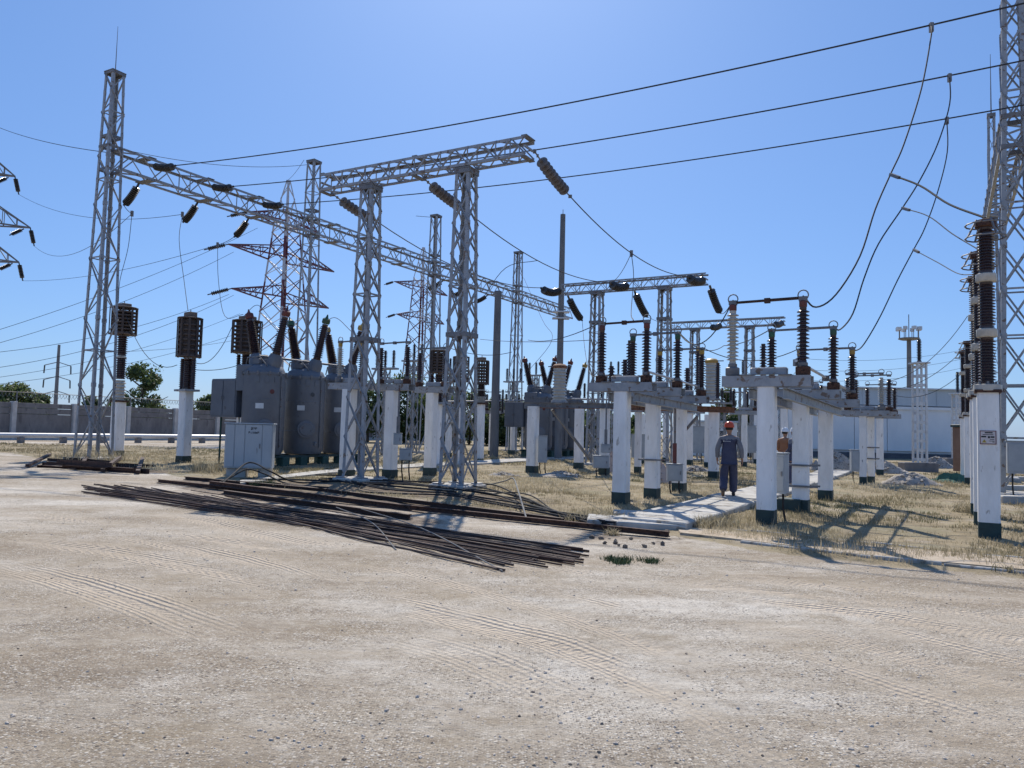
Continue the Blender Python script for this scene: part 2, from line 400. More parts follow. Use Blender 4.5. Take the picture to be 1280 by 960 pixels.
me.polygons.add(len(ff)); me.polygons.foreach_set('loop_start', np.arange(0, ff.size, 4, dtype=np.int32)); me.polygons.foreach_set('loop_total', np.full(len(ff), 4, dtype=np.int32))
me.polygons.foreach_set('use_smooth', np.ones(len(ff), bool)); me.update(); me.validate()
for nm, arr in (('grass', np.clip(G*1.4+.5-bare(GX, GY).clip(0, 1)*1.2, 0, 1)), ('tu', np.abs(TU)), ('tv', TV), ('tf', TF), ('soil', SOIL)):
    at_ = me.attributes.new(nm, 'FLOAT', 'POINT'); at_.data.foreach_set('value', arr.ravel().astype(np.float32))
def zg(x, y):
    """ground height at a point (bilinear on the sheet)"""
    i = min(max(np.searchsorted(gx, x)-1, 0), nx_-2); j = min(max(np.searchsorted(gy, y)-1, 0), ny_-2)
    a = (x-gx[i])/(gx[i+1]-gx[i]); b = (y-gy[j])/(gy[j+1]-gy[j])
    return float((Z[j, i]*(1-a)+Z[j, i+1]*a)*(1-b)+(Z[j+1, i]*(1-a)+Z[j+1, i+1]*a)*b)
M = bpy.data.materials.new('yard ground'); M.use_nodes = True; n = M.node_tree.nodes; l = M.node_tree.links
b = n['Principled BSDF']; b.inputs['Roughness'].default_value = .95; b.inputs['Specular IOR Level'].default_value = .15
geo = n.new('ShaderNodeNewGeometry')
def noise(sc, det=6, rg=.6, vec=None):
    t = n.new('ShaderNodeTexNoise'); t.inputs['Scale'].default_value = sc; t.inputs['Detail'].default_value = det; t.inputs['Roughness'].default_value = rg
    l.new(vec or geo.outputs['Position'], t.inputs['Vector']); return t.outputs['Fac']
def ramp(src, *st):
    r = n.new('ShaderNodeValToRGB'); e = r.color_ramp.elements
    while len(e) < len(st): e.new(.5)
    for el, (p, c) in zip(e, st): el.position = p; el.color = (*c, 1) if isinstance(c, tuple) else (c, c, c, 1)
    l.new(src, r.inputs[0]); return r.outputs[0]
def mth(op, a, b_=None, c=None):
    x = n.new('ShaderNodeMath'); x.operation = op
    for i, v_ in enumerate((a, b_, c)):
        if v_ is None: continue
        if isinstance(v_, (int, float)): x.inputs[i].default_value = v_
        else: l.new(v_, x.inputs[i])
    return x.outputs[0]
def mix(fac, a, b_, mode='MIX'):
    x = n.new('ShaderNodeMixRGB'); x.blend_type = mode
    for i, v_ in enumerate((fac, a, b_)):
        if isinstance(v_, (int, float)): x.inputs[i].default_value = v_
        elif isinstance(v_, tuple): x.inputs[i].default_value = (*v_, 1)
        else: l.new(v_, x.inputs[i])
    return x.outputs[0]
def attr(nm):
    a = n.new('ShaderNodeAttribute'); a.attribute_name = nm; return a.outputs['Fac']
st_map = n.new('ShaderNodeMapping'); st_map.inputs['Rotation'].default_value = (0, 0, .5); st_map.inputs['Scale'].default_value = (.45, 1.3, 1); l.new(geo.outputs['Position'], st_map.inputs[0])
big = noise(.42, 6, .62, st_map.outputs[0]); mid = noise(2.2, 8, .7, st_map.outputs[0]); fine = noise(26, 8, .75); grit = noise(90, 4, .7)
dirt = ramp(big, (.38, (.265, .210, .150)), (.46, (.370, .310, .240)), (.54, (.460, .405, .335)), (.62, (.620, .575, .510)))
dirt = mix(mth('MULTIPLY', ramp(mid, (.35, 0.), (.7, 1.)), .35), dirt, (.50, .445, .375))
dirt = mix(mth('MULTIPLY', ramp(noise(.9, 5), (.52, 0.), (.66, 1.)), .65), dirt, (.31, .25, .175))
dirt = mix(mth('MULTIPLY', ramp(noise(.75, 7, .7), (.55, 0.), (.70, 1.)), .5), dirt, (.68, .63, .57))
cz_ = noise(7, 7, .72)
dirt = mix(mth('MULTIPLY', ramp(cz_, (.36, 1.), (.50, 0.)), .42), dirt, (.26, .21, .165))
dirt = mix(mth('MULTIPLY', ramp(cz_, (.54, 0.), (.66, 1.)), .35), dirt, (.69, .64, .57))
def specks(scale, lo, hi, thr):
    v_ = n.new('ShaderNodeTexVoronoi'); v_.inputs['Scale'].default_value = scale; l.new(geo.outputs['Position'], v_.inputs['Vector'])
    sp_ = n.new('ShaderNodeSeparateXYZ'); l.new(v_.outputs['Color'], sp_.inputs[0])
    body = ramp(v_.outputs['Distance'], (lo, 1.), (hi, 0.))
    return mth('MULTIPLY', body, mth('LESS_THAN', sp_.outputs[0], thr)), mth('MULTIPLY', body, mth('GREATER_THAN', sp_.outputs[0], 1-thr*.8)), body
gritty = ramp(noise(1.3, 5, .6), (.36, .25), (.58, 1.))
d1, l1, b1 = specks(30, .22, .40, .32); d2, l2, b2 = specks(70, .28, .50, .42); d3, l3, b3 = specks(12, .10, .22, .10)
for dk_, lt_, a_k, a_l in ((d2, l2, .85, .6), (d1, l1, .75, .55), (d3, l3, .6, .4)):
    dirt = mix(mth('MULTIPLY', mth('MULTIPLY', dk_, gritty), a_k), dirt, (.15, .125, .105)); dirt = mix(mth('MULTIPLY', mth('MULTIPLY', lt_, gritty), a_l), dirt, (.86, .82, .75))
peb = mth('ADD', mth('MULTIPLY', b1, .6), mth('MULTIPLY', b2, .3))
soil_c = ramp(noise(9, 6, .7), (.38, (.075, .055, .042)), (.55, (.19, .145, .11)), (.68, (.36, .29, .22)))
straw = ramp(noise(1.1, 7, .7), (.32, (.19, .16, .105)), (.47, (.31, .25, .16)), (.60, (.41, .335, .215)), (.74, (.47, .41, .30)))
straw = mix(mth('MULTIPLY', ramp(noise(38, 6, .75), (.35, 1.), (.52, 0.)), .45), straw, (.15, .12, .075))
straw = mix(mth('MULTIPLY', ramp(noise(.55, 4), (.50, 0.), (.62, 1.)), .5), straw, (.19, .19, .12))
straw = mix(mth('MULTIPLY', ramp(noise(.8, 6, .7), (.55, 0.), (.64, 1.)), .7), straw, (.40, .345, .275))
gm = attr('grass'); gmask = ramp(mth('ADD', gm, mth('MULTIPLY', mth('SUBTRACT', noise(5, 6, .7), .5), .9)), (.38, 0.), (.58, 1.))
def with_soil(c_): return mix(ramp(mth('ADD', attr('soil'), mth('MULTIPLY', mth('SUBTRACT', noise(2.6, 6, .7), .5), 1.8)), (.50, 0.), (.85, .8)), c_, soil_c)
TUa, TVa = attr('tu'), attr('tv'); au = TUa
tmask = mth('MULTIPLY', attr('tf'), mth('MULTIPLY', ramp(au, (.20, 1.), (.34, 0.)), ramp(noise(.8, 3), (.32, .25), (.46, 1.))))
tread = mth('SINE', mth('ADD', mth('MULTIPLY', TVa, 2*pi/.06), mth('MULTIPLY', au, 14.)))
ribs = mth('SINE', mth('MULTIPLY', TUa, 2*pi/.062))
tz = mth('MULTIPLY', tmask, mth('ADD', mth('MULTIPLY', tread, .28), mth('MULTIPLY', ribs, .9)))
band = mth('MULTIPLY', attr('tf'), ramp(au, (.18, 1.), (.70, 0.)))
dirt = mix(mth('MULTIPLY', band, .40), dirt, (.50, .425, .335)); dirt = mix(1., dirt, (1.0, .985, .945), 'MULTIPLY')
l.new(with_soil(mix(gmask, mix(mth('MULTIPLY', tmask, .5), dirt, (.55, .465, .365)), straw)), b.inputs['Base Color'])
h1 = mth('ADD', mth('MULTIPLY', fine, .016), mth('MULTIPLY', grit, .006))
h1 = mth('ADD', h1, mth('MULTIPLY', mid, .03)); h1 = mth('ADD', h1, mth('MULTIPLY', mth('MULTIPLY', peb, gritty), .008)); h1 = mth('ADD', h1, mth('MULTIPLY', tz, .010))
bp = n.new('ShaderNodeBump'); bp.inputs['Strength'].default_value = 1; bp.inputs['Distance'].default_value = 1.; l.new(h1, bp.inputs['Height']); l.new(bp.outputs[0], b.inputs['Normal'])
me.materials.append(M); tag(put('ground', me), kind='structure')

# dry grass, one mass of blades
grassm = bpy.data.materials.new('dry grass'); grassm.use_nodes = True; n = grassm.node_tree.nodes; l = grassm.node_tree.links
b = n['Principled BSDF']; b.inputs['Roughness'].default_value = .8; b.inputs['Specular IOR Level'].default_value = .2
geo = n.new('ShaderNodeNewGeometry'); a_ = attr('tint')
c1 = ramp(a_, (.0, (.14, .145, .08)), (.25, (.25, .21, .13)), (.6, (.42, .36, .245)), (1., (.55, .49, .36)))
l.new(c1, b.inputs['Base Color'])
def translucent(mat_, col, fac):
    n_, l_ = mat_.node_tree.nodes, mat_.node_tree.links; p_ = n_['Principled BSDF']; t_ = n_.new('ShaderNodeBsdfTranslucent'); l_.new(col, t_.inputs[0])
    x_ = n_.new('ShaderNodeMixShader'); x_.inputs[0].default_value = fac; l_.new(p_.outputs[0], x_.inputs[1]); l_.new(t_.outputs[0], x_.inputs[2]); l_.new(x_.outputs[0], n_['Material Output'].inputs[0])
translucent(grassm, c1, .45)
def blade_mass(name, xs, ys, hs, ws, tint, M_, lean=.5, per=3):
    k = len(xs); zs = np.array([zg(x, y) for x, y in zip(xs, ys)])
    xs, ys, zs, hs, ws, tint = [np.repeat(np.asarray(q, float), per) for q in (xs, ys, zs, hs, ws, tint)]
    N = len(xs); th = rng.uniform(0, 2*pi, N); le = rng.uniform(.1, lean, N)*hs; la = rng.uniform(0, 2*pi, N)
    bx = xs+rng.normal(0, .035, N); by = ys+rng.normal(0, .035, N); hh = hs*rng.uniform(.5, 1.15, N)
    p0 = np.stack([bx-np.cos(th)*ws/2, by-np.sin(th)*ws/2, zs-.01], -1); p1 = np.stack([bx+np.cos(th)*ws/2, by+np.sin(th)*ws/2, zs-.01], -1)
    mx_, my_ = bx+np.cos(la)*le*.35, by+np.sin(la)*le*.35
    p2 = np.stack([mx_+np.cos(th)*ws*.35, my_+np.sin(th)*ws*.35, zs+hh*.55], -1); p3 = np.stack([mx_-np.cos(th)*ws*.35, my_-np.sin(th)*ws*.35, zs+hh*.55], -1)
    p4 = np.stack([bx+np.cos(la)*le, by+np.sin(la)*le, zs+hh], -1)
    v_ = np.stack([p0, p1, p2, p3, p4], 1).reshape(-1, 3); i_ = np.arange(N)*5
    f4 = np.stack([i_, i_+1, i_+2, i_+3], -1); f3 = np.stack([i_+3, i_+2, i_+4], -1)
    me = bpy.data.meshes.new(name); me.vertices.add(len(v_)); me.vertices.foreach_set('co', v_.ravel())
    li = np.concatenate([f4, f3], 1).reshape(-1).astype(np.int32); me.loops.add(len(li)); me.loops.foreach_set('vertex_index', li)
    ls = np.stack([np.arange(N)*7, np.arange(N)*7+4], -1).reshape(-1).astype(np.int32); me.polygons.add(2*N); me.polygons.foreach_set('loop_start', ls)
    me.polygons.foreach_set('loop_total', np.tile(np.array([4, 3], np.int32), N)); me.update()
    t_ = me.attributes.new('tint', 'FLOAT', 'POINT'); t_.data.foreach_set('value', np.repeat(np.clip(tint+rng.normal(0, .12, N), 0, 1), 5).astype(np.float32))
    me.materials.append(M_); return put(name, me)
PATH0 = gp(865, 663)                                     # near right corner of the concrete path
def on_path(x, y, mrg=0):
    s = (x-PATH0.x)*AX.x+(y-PATH0.y)*AX.y; q = (x-PATH0.x)*BX.x+(y-PATH0.y)*BX.y
    return (s > -.6) & (s < 26) & (q > -1.35-mrg) & (q < .02+mrg)
K = 110000
th = rng.uniform(radians(-36), radians(37), K); dd = 11+rng.uniform(0, 1, K)**1.35*52
x = dd*np.sin(th); y = dd*np.cos(th); g = grassy(x, y); dens = snoise(x, y, 31, 4, 1.3)
keep = (g > .1) & ((dens > -.2) | (rng.uniform(0, 1, K) < .12)) & (bare(x, y) < .3) & (seg_d(x, y, gp(240, 603), gp(745, 657)) > .55) & (seg_d(x, y, gp(380, 606), gp(620, 624)) > 1.1) & ~on_path(x, y) & (rng.uniform(0, 1, K) < np.clip(.25+g*.5, 0, 1))
x, y, dens, dd = x[keep], y[keep], dens[keep], np.hypot(x, y)[keep]
edge_h = np.exp(-np.clip(grassy(x, y)-.1, 0, 9)*1.2)
hs = (.05+.05*np.clip(dens+.3, 0, 1)+.04*edge_h)*rng.uniform(.6, 1.4, len(x))
tall = rng.uniform(0, 1, len(x)) < .012; hs[tall] *= 2.6
tag(blade_mass('dry_grass', x, y, hs, np.maximum(.005, dd*.00062), .44+.42*snoise(x, y, 41, 3, .6)+.18*edge_h, grassm), kind='stuff')
# pebbles on the gravel
K = 9500
th = rng.uniform(radians(-37), radians(37), K); dd = 2.6+rng.uniform(0, 1, K)**1.6*17; x = dd*np.sin(th); y = dd*np.cos(th)
cl = snoise(x, y, 51, 4, 1.2); k = (grassy(x, y) < -.05) & ((cl > .12) | (rng.uniform(0, 1, K) < .18)); x, y, dd = x[k], y[k], dd[k]
ICO = None
def rock_into(mb, c, r, sq=.6, mi=0):
    global ICO
    if ICO is None:
        bm = bmesh.new(); bmesh.ops.create_icosphere(bm, subdivisions=1, radius=1); ICO = ([v.co.copy() for v in bm.verts], [tuple(v.index for v in f.verts) for f in bm.faces]); bm.free()
    R = Matrix.Rotation(random.uniform(0, 6.3), 3, 'Z') @ Matrix.Rotation(random.uniform(-.5, .5), 3, 'X')
    sc = V((r*random.uniform(.7, 1.3), r*random.uniform(.6, 1.1), r*sq*random.uniform(.7, 1.2)))
    mb.add([R @ V((q.x*sc.x, q.y*sc.y, q.z*sc.z))*random.uniform(.75, 1.15)+V(c) for q in ICO[0]], ICO[1], mi)
stone_d = mat('dark stone', (.13, .105, .085), (.27, .225, .18), 20, 1.0); stone_l = mat('pale stone', (.42, .36, .30), (.62, .55, .47), 14, 1.0)
mb = MB()
for X, Y in zip(x, y):
    r = min(.02, .0032+abs(random.gauss(0, .0048))); rock_into(mb, (X, Y, zg(X, Y)+r*.1), r, .65, 0 if random.random() < .16 else 1)
tag(mb.build('gravel_stones', [stone_d, stone_l]), kind='stuff')

# concrete path running away between the switch posts, slab by slab
path = tag(bpy.data.objects.new('path', None), kind='structure'); COL.objects.link(path); path.location = (PATH0.x, PATH0.y, 0); path.rotation_euler = (0, 0, -AZ)
yy = -.35
for i in range(9):
    L = 2.95; mb = MB().bbox((0, 0, 0), (1.30, L-.05, .16), .02)
    o = mb.build('slab', slabm, path, (-.66+random.uniform(-.03, .03), yy+L/2, .055+random.uniform(-.015, .02))); o.rotation_euler = (random.uniform(-.01, .01), random.uniform(-.01, .01), random.uniform(-.012, .012)); yy += L
for (px, py, L, W_, rz, tl) in ((772, 657, 1.05, .62, .05, .06), (815, 660, 1.15, .72, -.05, .03), (797, 648, .9, .5, .1, .02)):
    g = gp(px, py); s_ = thing('broken_slab', {772: 'cracked concrete slab by the rusty rail, farther left of two', 815: 'loose concrete slab lying at the near end of the path', 797: 'narrow concrete slab tucked behind the two loose slabs'}[px], 'slab', (g.x, g.y, .03), rz-AZ*.35, 'loose slabs at the path end')
    o = MB().bbox((0, 0, .04), (L, W_, .11), .015).build('slab', slabm, s_); o.rotation_euler = (tl, tl*.5, 0)
# the sand strip between two thin kerbs that closes the yard on the near right
def ribbon(name, pts_a, pts_b, z0, z1, M_, parent=None, sub=10):
    a = spline([gp(*p) for p in pts_a], sub); b_ = spline([gp(*p) for p in pts_b], sub); k = min(len(a), len(b_)); mb = MB()
    vs = []
    for i in range(k): vs += [(a[i].x, a[i].y, z0), (a[i].x, a[i].y, z1), (b_[i].x, b_[i].y, z1), (b_[i].x, b_[i].y, z0)]
    fs = [(i*4+j, i*4+j+1, i*4+5+j, i*4+4+j) for i in range(k-1) for j in range(3)] + [(0, 1, 2, 3), tuple(range(4*k-1, 4*k-5, -1))]
    return mb.add(vs, fs).build(name, M_, parent)
sandm = mat('sandy strip', (.36, .275, .18), (.50, .42, .32), 1.6, .95, 0, .4, 30, c3=(.24, .19, .13), s3=6, t3=.6)
def kerb_line(pix, w_, label_mat):
    pts = spline([gp(*p) for p in pix], 5); kerb = tag(bpy.data.objects.new('kerb', None), kind='structure'); COL.objects.link(kerb)
    i = 0; acc = 0; a = pts[0]
    # cut into kerbstones of about 0.9 m
    dist = [0]
    for p, q in zip(pts[:-1], pts[1:]): dist.append(dist[-1]+(q-p).length)
    def pt(s):
        for j in range(len(dist)-1):
            if dist[j+1] >= s: return pts[j].lerp(pts[j+1], (s-dist[j])/max(1e-6, dist[j+1]-dist[j]))
        return pts[-1]
    s = 0
    while s < dist[-1]-.3:
        L = min(random.uniform(.8, 1.0), dist[-1]-s); p, q = pt(s+.012), pt(s+L-.012); c = (p+q)/2; d = q-p
        o = MB().bbox((0, 0, 0), (d.length, w_, .2), .012).build('kerbstone', label_mat, kerb, (c.x, c.y, -.045+random.uniform(-.02, .012)), atan2(d.y, d.x)); o.rotation_euler.y = random.uniform(-.015, .015); s += L
    return kerb
ribbon('sand_strip', [(846, 661), (900, 666), (1000, 676), (1100, 686), (1280, 702), (1480, 722)], [(850, 669), (910, 676), (1000, 687), (1100, 699), (1280, 716), (1480, 738)], -.1, .045, sandm)['kind'] = 'structure'
kerb_line([(880, 660), (960, 668), (1060, 678), (1170, 690), (1280, 701), (1480, 722)], .07, slabm)
kerb_line([(925, 679), (1000, 688), (1100, 700), (1280, 718), (1480, 739)], .07, slabm)
# narrow sandy footpath in the middle of the yard
a = [(300, 606), (420, 591), (520, 584), (640, 577), (760, 570)]
ribbon('footpath', [(p[0], p[1]-2.0) for p in a], [(p[0], p[1]+2.0) for p in a], -.05, .085, slabm)['kind'] = 'structure'

# ------------------------------------------------------------------ lattice portals
def collar(parent, z, h, hh=.1, M_=None, cap=0):
    mb = MB(); vs = []
    for r in (h/2+.02, h/2-.03):
        for zz in (-hh/2, hh/2): vs += [(-r, -r, z+zz), (r, -r, z+zz), (r, r, z+zz), (-r, r, z+zz)]
    fs = []
    for i in range(4):
        j = (i+1) % 4; fs += [(i, j, 4+j, 4+i), (12+i, 12+j, 8+j, 8+i), (4+i, 4+j, 12+j, 12+i), (8+i, 8+j, j, i)]
    mb.add(vs, fs); mb.build('collar', M_ or steel_dk, parent)
    if cap: MB().box((0, 0, z+hh/2+.02), (h+.06, h+.06, .03)).build('cap_plate', M_ or steel_dk, parent)
def plate(parent, c, d, M_=None, name='string_plate'): MB().box(c, d).build(name, M_ or steel_dk, parent)
def pedestal(mb, x, y, s, h=.12): mb.bbox((x, y, h/2-.05), (s, s, h+.1), .02)
# portal A: four masts in a row running away, joined by one beam
PA0 = V((-16.31, 30.19, 0)); PSP = 11.25; PTOP = 15.56; PBZ = 12.1
pa = thing('lattice_portal', 'long grey lattice portal of four tall masts joined by one receding beam', 'portal', PA0, -AZ)
for k in range(4):
    c = put('column', MB().box((0, 0, .06), (1.5, 1.5, .22)).mesh('column', conc), pa, (0, PSP*k, 0))
    lattice_col(c, 1.02 if k == 0 else .98, .52, .1, PTOP, 14 if k < 2 else 12, .108, .046, steel, single=(k == 0), rings=(3, 6, 9, 12))
    for z in (PTOP, PTOP-2.6, PBZ+.44, PBZ-.5): collar(c, z, .53 if z > 12.7 else .6, cap=(z == PTOP))
    if k == 0: MB().tube([(0, 0, PTOP), (0, 0, PTOP+2.)], [.022, .008], 6).build('lightning_rod', steel_dk, c)
L = PSP*3+9.5
b = put('beam', MB().box((0, L/2, PBZ), (.04, .06, .06)).mesh('beam', steel), pa)
BH, BW = .92, .80
for sx in (-1, 1):
    for sz in (-1, 1):
        MB().lbar((sx*BW/2, .3, PBZ+sz*BH/2), (sx*BW/2, L, PBZ+sz*BH/2), .10, .016, (-sx, 0, 0), (0, 0, -sz)).build('chord', steel, b)
NB = 54; st = (L-.3)/NB; far = MB()
def put_far(p, q, i):
    if i < 13: brace(b, p, q, .05, steel)
    else: far.bar(p, q, .05, .028)
for i in range(NB):
    y0, y1 = .3+i*st, .3+(i+1)*st
    if i % 2: y0, y1 = y1, y0
    for sx in (-1, 1): put_far((sx*(BW/2-.03), y0, PBZ-BH/2+.03), (sx*(BW/2-.03), y1, PBZ+BH/2-.03), i)
    for sz in (-1, 1): put_far((-BW/2+.03, y0, PBZ+sz*(BH/2-.03)), (BW/2-.03, y1, PBZ+sz*(BH/2-.03)), i)
    if i % 4 == 0:
        for sx in (-1, 1): put_far((sx*BW/2*.93, .3+i*st, PBZ-BH/2+.03), (sx*BW/2*.93, .3+i*st, PBZ+BH/2-.03), i)
tag(far.build('bracing', steel, b), kind='stuff')
PHASES = [(k, t) for k in (0, 1, 2) for t in (.14, .40, .66)]
for k, t in PHASES:
    for sz in (-1, 1): plate(b, (0, PSP*(k+t), PBZ+sz*(BH/2+.02)), (BW*1.1, .34, .03))
def on_pa(k, t, dx=0, z=PBZ): return PA0 + AX*PSP*(k+t) + BX*dx + UP*z

# gantry B: the big two-column gantry in front
G0 = gp(572, 612); GSP, GZ, GH = 3.36, 8.72, .52
gb = thing('lattice_gantry', 'large grey two-legged lattice gantry standing nearest, beside the heap of rusty rods', 'gantry', G0, -AZ)
for k in range(2):
    c = put('column', MB().bbox((0, 0, .04), (1.15, 1.15, .22), .03).mesh('column', conc), gb, (-GSP*k, 0, 0))
    lattice_col(c, .75, .44, .12, GZ, 9, .095, .044, steel, single=True, rings=(5,), cross=True)
    collar(c, 4.15, .60, .12); collar(c, GZ-.09, .46, .12, cap=1)
    for sx in (-1, 1):
        for sy in (-1, 1): plate(c, (sx*.375, sy*.375, .17), (.24, .24, .03), steel, 'base_plate')
bm_ = truss_beam(gb, -5.15, 1.95, GZ+.03, GH, .52, 16, .078, .038, steel)
for x in (-5.1, -1.62, 1.9):
    plate(bm_, (x, 0, GZ+.01), (.16, .5, .03)); plate(bm_, (x, 0, GZ+.57), (.16, .5, .03))
def on_gb(s, dy=0, z=GZ): return G0 + BX*s + AX*dy + UP*z
# gantries C and D behind
gc0 = at(831, 372, 36); gc0.z = 0
def small_gantry(o, label, x0, x1, cols, zb, single):
    t = thing('lattice_gantry', label, 'gantry', o, -AZ)
    for x in cols:
        c = put('column', MB().bbox((0, 0, .04), (1.05, 1.05, .2), .03).mesh('column', conc), t, (x, 0, 0))
        lattice_col(c, .72, .50, .12, zb, 11, .10, .05, steel, single=single, rings=(4, 6, 8))
        collar(c, zb-.07, .52, .12, cap=1); collar(c, zb-1.5, .56, .12)
    truss_beam(t, x0, x1, zb, .52, .5, 18, .075, .045, steel, single=single); return t
GCZ = 8.55
small_gantry(gc0, 'middle two-legged lattice gantry with black insulator strings, behind the switch posts', -5.35, 2.0, (-3.45, 0), GCZ, False)
gd0 = at(937, 420, 47.6); gd0.z = 0
small_gantry(gd0, 'smallest, farthest lattice gantry, half hidden behind the pale insulators', -5.6, 2.1, (-3.45, 0), 8.45, False)
# portal R at the right edge
PR0 = at(1275, 640, 22.0); PR0.z = 0
pr = thing('lattice_portal', 'tall lattice portal cut by the right edge, beam running back to a second mast', 'portal', PR0, -AZ)
for k in range(2):
    c = put('column', MB().bbox((0, 0, .05), (1.6, 1.6, .3), .03).mesh('column', conc), pr, (0, 11.4*k, 0))
    lattice_col(c, .96 if k == 0 else .46, .50 if k == 0 else .26, .15, 15.56, 13, .125 if k == 0 else .08, .052 if k == 0 else .04, steel, single=(k == 0), rings=(1, 2, 3, 4, 6, 9), cross=(k == 0))
    for z in (15.5, 11.1, 10.2): collar(c, z, (.66 if z < 12 else .5)*(1 if k == 0 else .55), .14)
    MB().tube([(0, 0, 15.5), (0, 0, 18.2)], [.03, .01], 6).build('lightning_rod', steel_dk, c)
b = put('beam', MB().box((0, 5.7, 10.65), (.04, .06, .06)).mesh('beam', steel), pr); L = 11.2
for sx in (-1, 1):
    for sz in (-1, 1): MB().lbar((sx*.38, .2, 10.65+sz*.45), (sx*.38, L, 10.65+sz*.45), .10, .016, (-sx, 0, 0), (0, 0, -sz)).build('chord', steel, b)
for i in range(18):
    y0, y1 = .2+i*L/18.2, .2+(i+1)*L/18.2
    if i % 2: y0, y1 = y1, y0
    for sx in (-1, 1): brace(b, (sx*.36, y0, 10.23), (sx*.36, y1, 11.07), .05, steel)
    for sz in (-1, 1): brace(b, (-.36, y0, 10.65+sz*.42), (.36, y1, 10.65+sz*.42), .05, steel)
# ------------------------------------------------------------------ suspension strings
near_names = ['first', 'second', 'third']
END_UP, END_DN = {}, {}
for i, (k, t) in enumerate(PHASES):
    if k == 0:
        p = on_pa(k, t, .45, PBZ+.15); q = p + BX*1.45 - UP*.22
        END_UP[i] = q
        disc_string(f'black string lying along the long portal beam, {near_names[i]} from the mast with rod', p, q, .16, 12, glassd, 'strings on the near side of the long portal beam', .1, False)
    if k in (0, 2):
        p = on_pa(k, t, -.42, PBZ-.5); d = (.95, .8) if k == 0 else (1.25, .45)
        q = p - BX*d[0] - UP*d[1]
        END_DN[i] = q
        disc_string(f'black string hanging behind the long portal beam, {near_names[i%3]} in its {"nearest" if k == 0 else "farthest"} bay', p, q, .17, 12, glassd, 'strings hanging behind the long portal beam', .1, False)
GB_END = []
for j, s in enumerate((-5.08, -1.62, 1.95)):
    p = on_gb(s, .28, GZ+(.06 if j < 2 else .3)); q = p + AX*(2.25) - UP*(.34 if j < 2 else .58)
    # aim the far end at the same phase of the gantry behind
    GB_END.append(q)
    disc_string('brown disc insulator string slanting down from the ' + ('left end of the big front gantry beam', 'middle of the big front gantry beam', 'right tip of the big front gantry beam')[j], p, q, .165, 9, discp, 'strings on the big front gantry', .06, True)
GC_NEAR, GC_FAR = [], []
def on_g(o, s, dy, z): return o + BX*s + AX*dy + UP*z
for j, s in enumerate((-5.3, -1.72, 1.95)):
    p = on_g(gc0, s, -.3, GCZ+.2); q = p - AX*1.75 - BX*.25 - UP*.18; GC_NEAR.append(q)
    disc_string('fat black insulator string on near side of middle gantry beam, ' + ('at its left end', 'at its centre', 'at its right end')[j], p, q, .2, 13, glassd, 'strings on the middle gantry', .18, False)
    p = on_g(gc0, s+.1, .3, GCZ); q = p + AX*1.6 + BX*.1 - UP*1.05; GC_FAR.append(q)
    disc_string('black insulator string drooping behind the middle gantry beam, ' + ('at its left end', 'at its centre', 'at its right end')[j], p, q, .19, 13, glassd, 'strings on the middle gantry', .12, False)
GD_NEAR = []
for j, s in enumerate((-1.72, 2.0)):
    p = on_g(gd0, s, -.3, 8.6); q = p - AX*1.9 - BX*.1 - UP*.35; GD_NEAR.append(q)
    disc_string('short black insulator string on the farthest gantry, ' + ('mid beam', 'at its right tip')[j], p, q, .2, 11, glassd, 'strings on the farthest gantry', .1, False)

# ------------------------------------------------------------------ conductors
BEND = []
for i in range(3):
    p = END_UP[i]; q = p + BX*44 + UP*(.3-.1*i)
    pts = sag_pts(p, q, .95, 40); BEND.append(pts)
    wire('long black overhead conductor crossing the whole sky, ' + ('highest of three', 'middle of three', 'lowest of three')[i], pts, .022, 'three long overhead conductors')
for i in range(3):
    wire(('thin conductor from left string of the front gantry to the middle gantry', 'thin conductor from centre string of the front gantry to the middle gantry', 'thin conductor from right tip string of the front gantry to the middle gantry')[i], sag_pts(GB_END[i], GC_NEAR[i], .55, 16), .018, 'conductors between the two gantries')

# ------------------------------------------------------------------ whitewashed posts
def post(px, py, wpx, ptop, label, group='whitewashed concrete posts', foot_h=.26, rz=None, plinth=False, clamps=()):
    g = gp(px, py); w_ = wpx*g.y/FPX/1.25; zt = at(px, ptop, g.y).z; z0 = zg(g.x, g.y)
    rz = -AZ if rz is None else rz
    mb = MB(); k = w_/2; ch = w_*.09
    zs = [foot_h, zt*.35, zt*.7, zt]; vs = []; off = [(random.gauss(0, .004), random.gauss(0, .004)) for _ in zs]
    for z, (ox, oy) in zip(zs, off):
        s = k*(1+.02*(1-z/zt))
        vs += [(s-ch+ox, s+oy, z), (s+ox, s-ch+oy, z), (s+ox, -s+ch+oy, z), (s-ch+ox, -s+oy, z), (-s+ch+ox, -s+oy, z), (-s+ox, -s+ch+oy, z), (-s+ox, s-ch+oy, z), (-s+ch+ox, s+oy, z)]
    fs = [(i*8+j, i*8+8+j, i*8+8+(j+1) % 8, i*8+(j+1) % 8) for i in range(3) for j in range(8)] + [tuple(range(24, 32)), tuple(range(7, -1, -1))]
    mb.add(vs, fs); o = mb.build('concrete_post', white, None, (g.x, g.y, z0), rz); tag(o, label, 'post', group)
    MB().box((0, 0, foot_h/2-.1), (w_*1.035, w_*1.035, foot_h+.2)).build('painted_foot', foot, o)
    if plinth: MB().bbox((-.22, -.05, .1), (.5, .42, .34), .02).build('plinth', foot, o)
    for z in clamps:
        for s in (-1, 1): MB().bar((-k*1.9, s*(k+.025), z), (k*2.3, s*(k+.025), z), .05, .04).build('clamp_bar', steel_dk, o)
    return o, V((g.x, g.y, zt+z0)), w_
POSTS = {}
def P(key, *a, **k): POSTS[key] = post(*a, **k); return POSTS[key]
wp = 'white post with dark foot, '
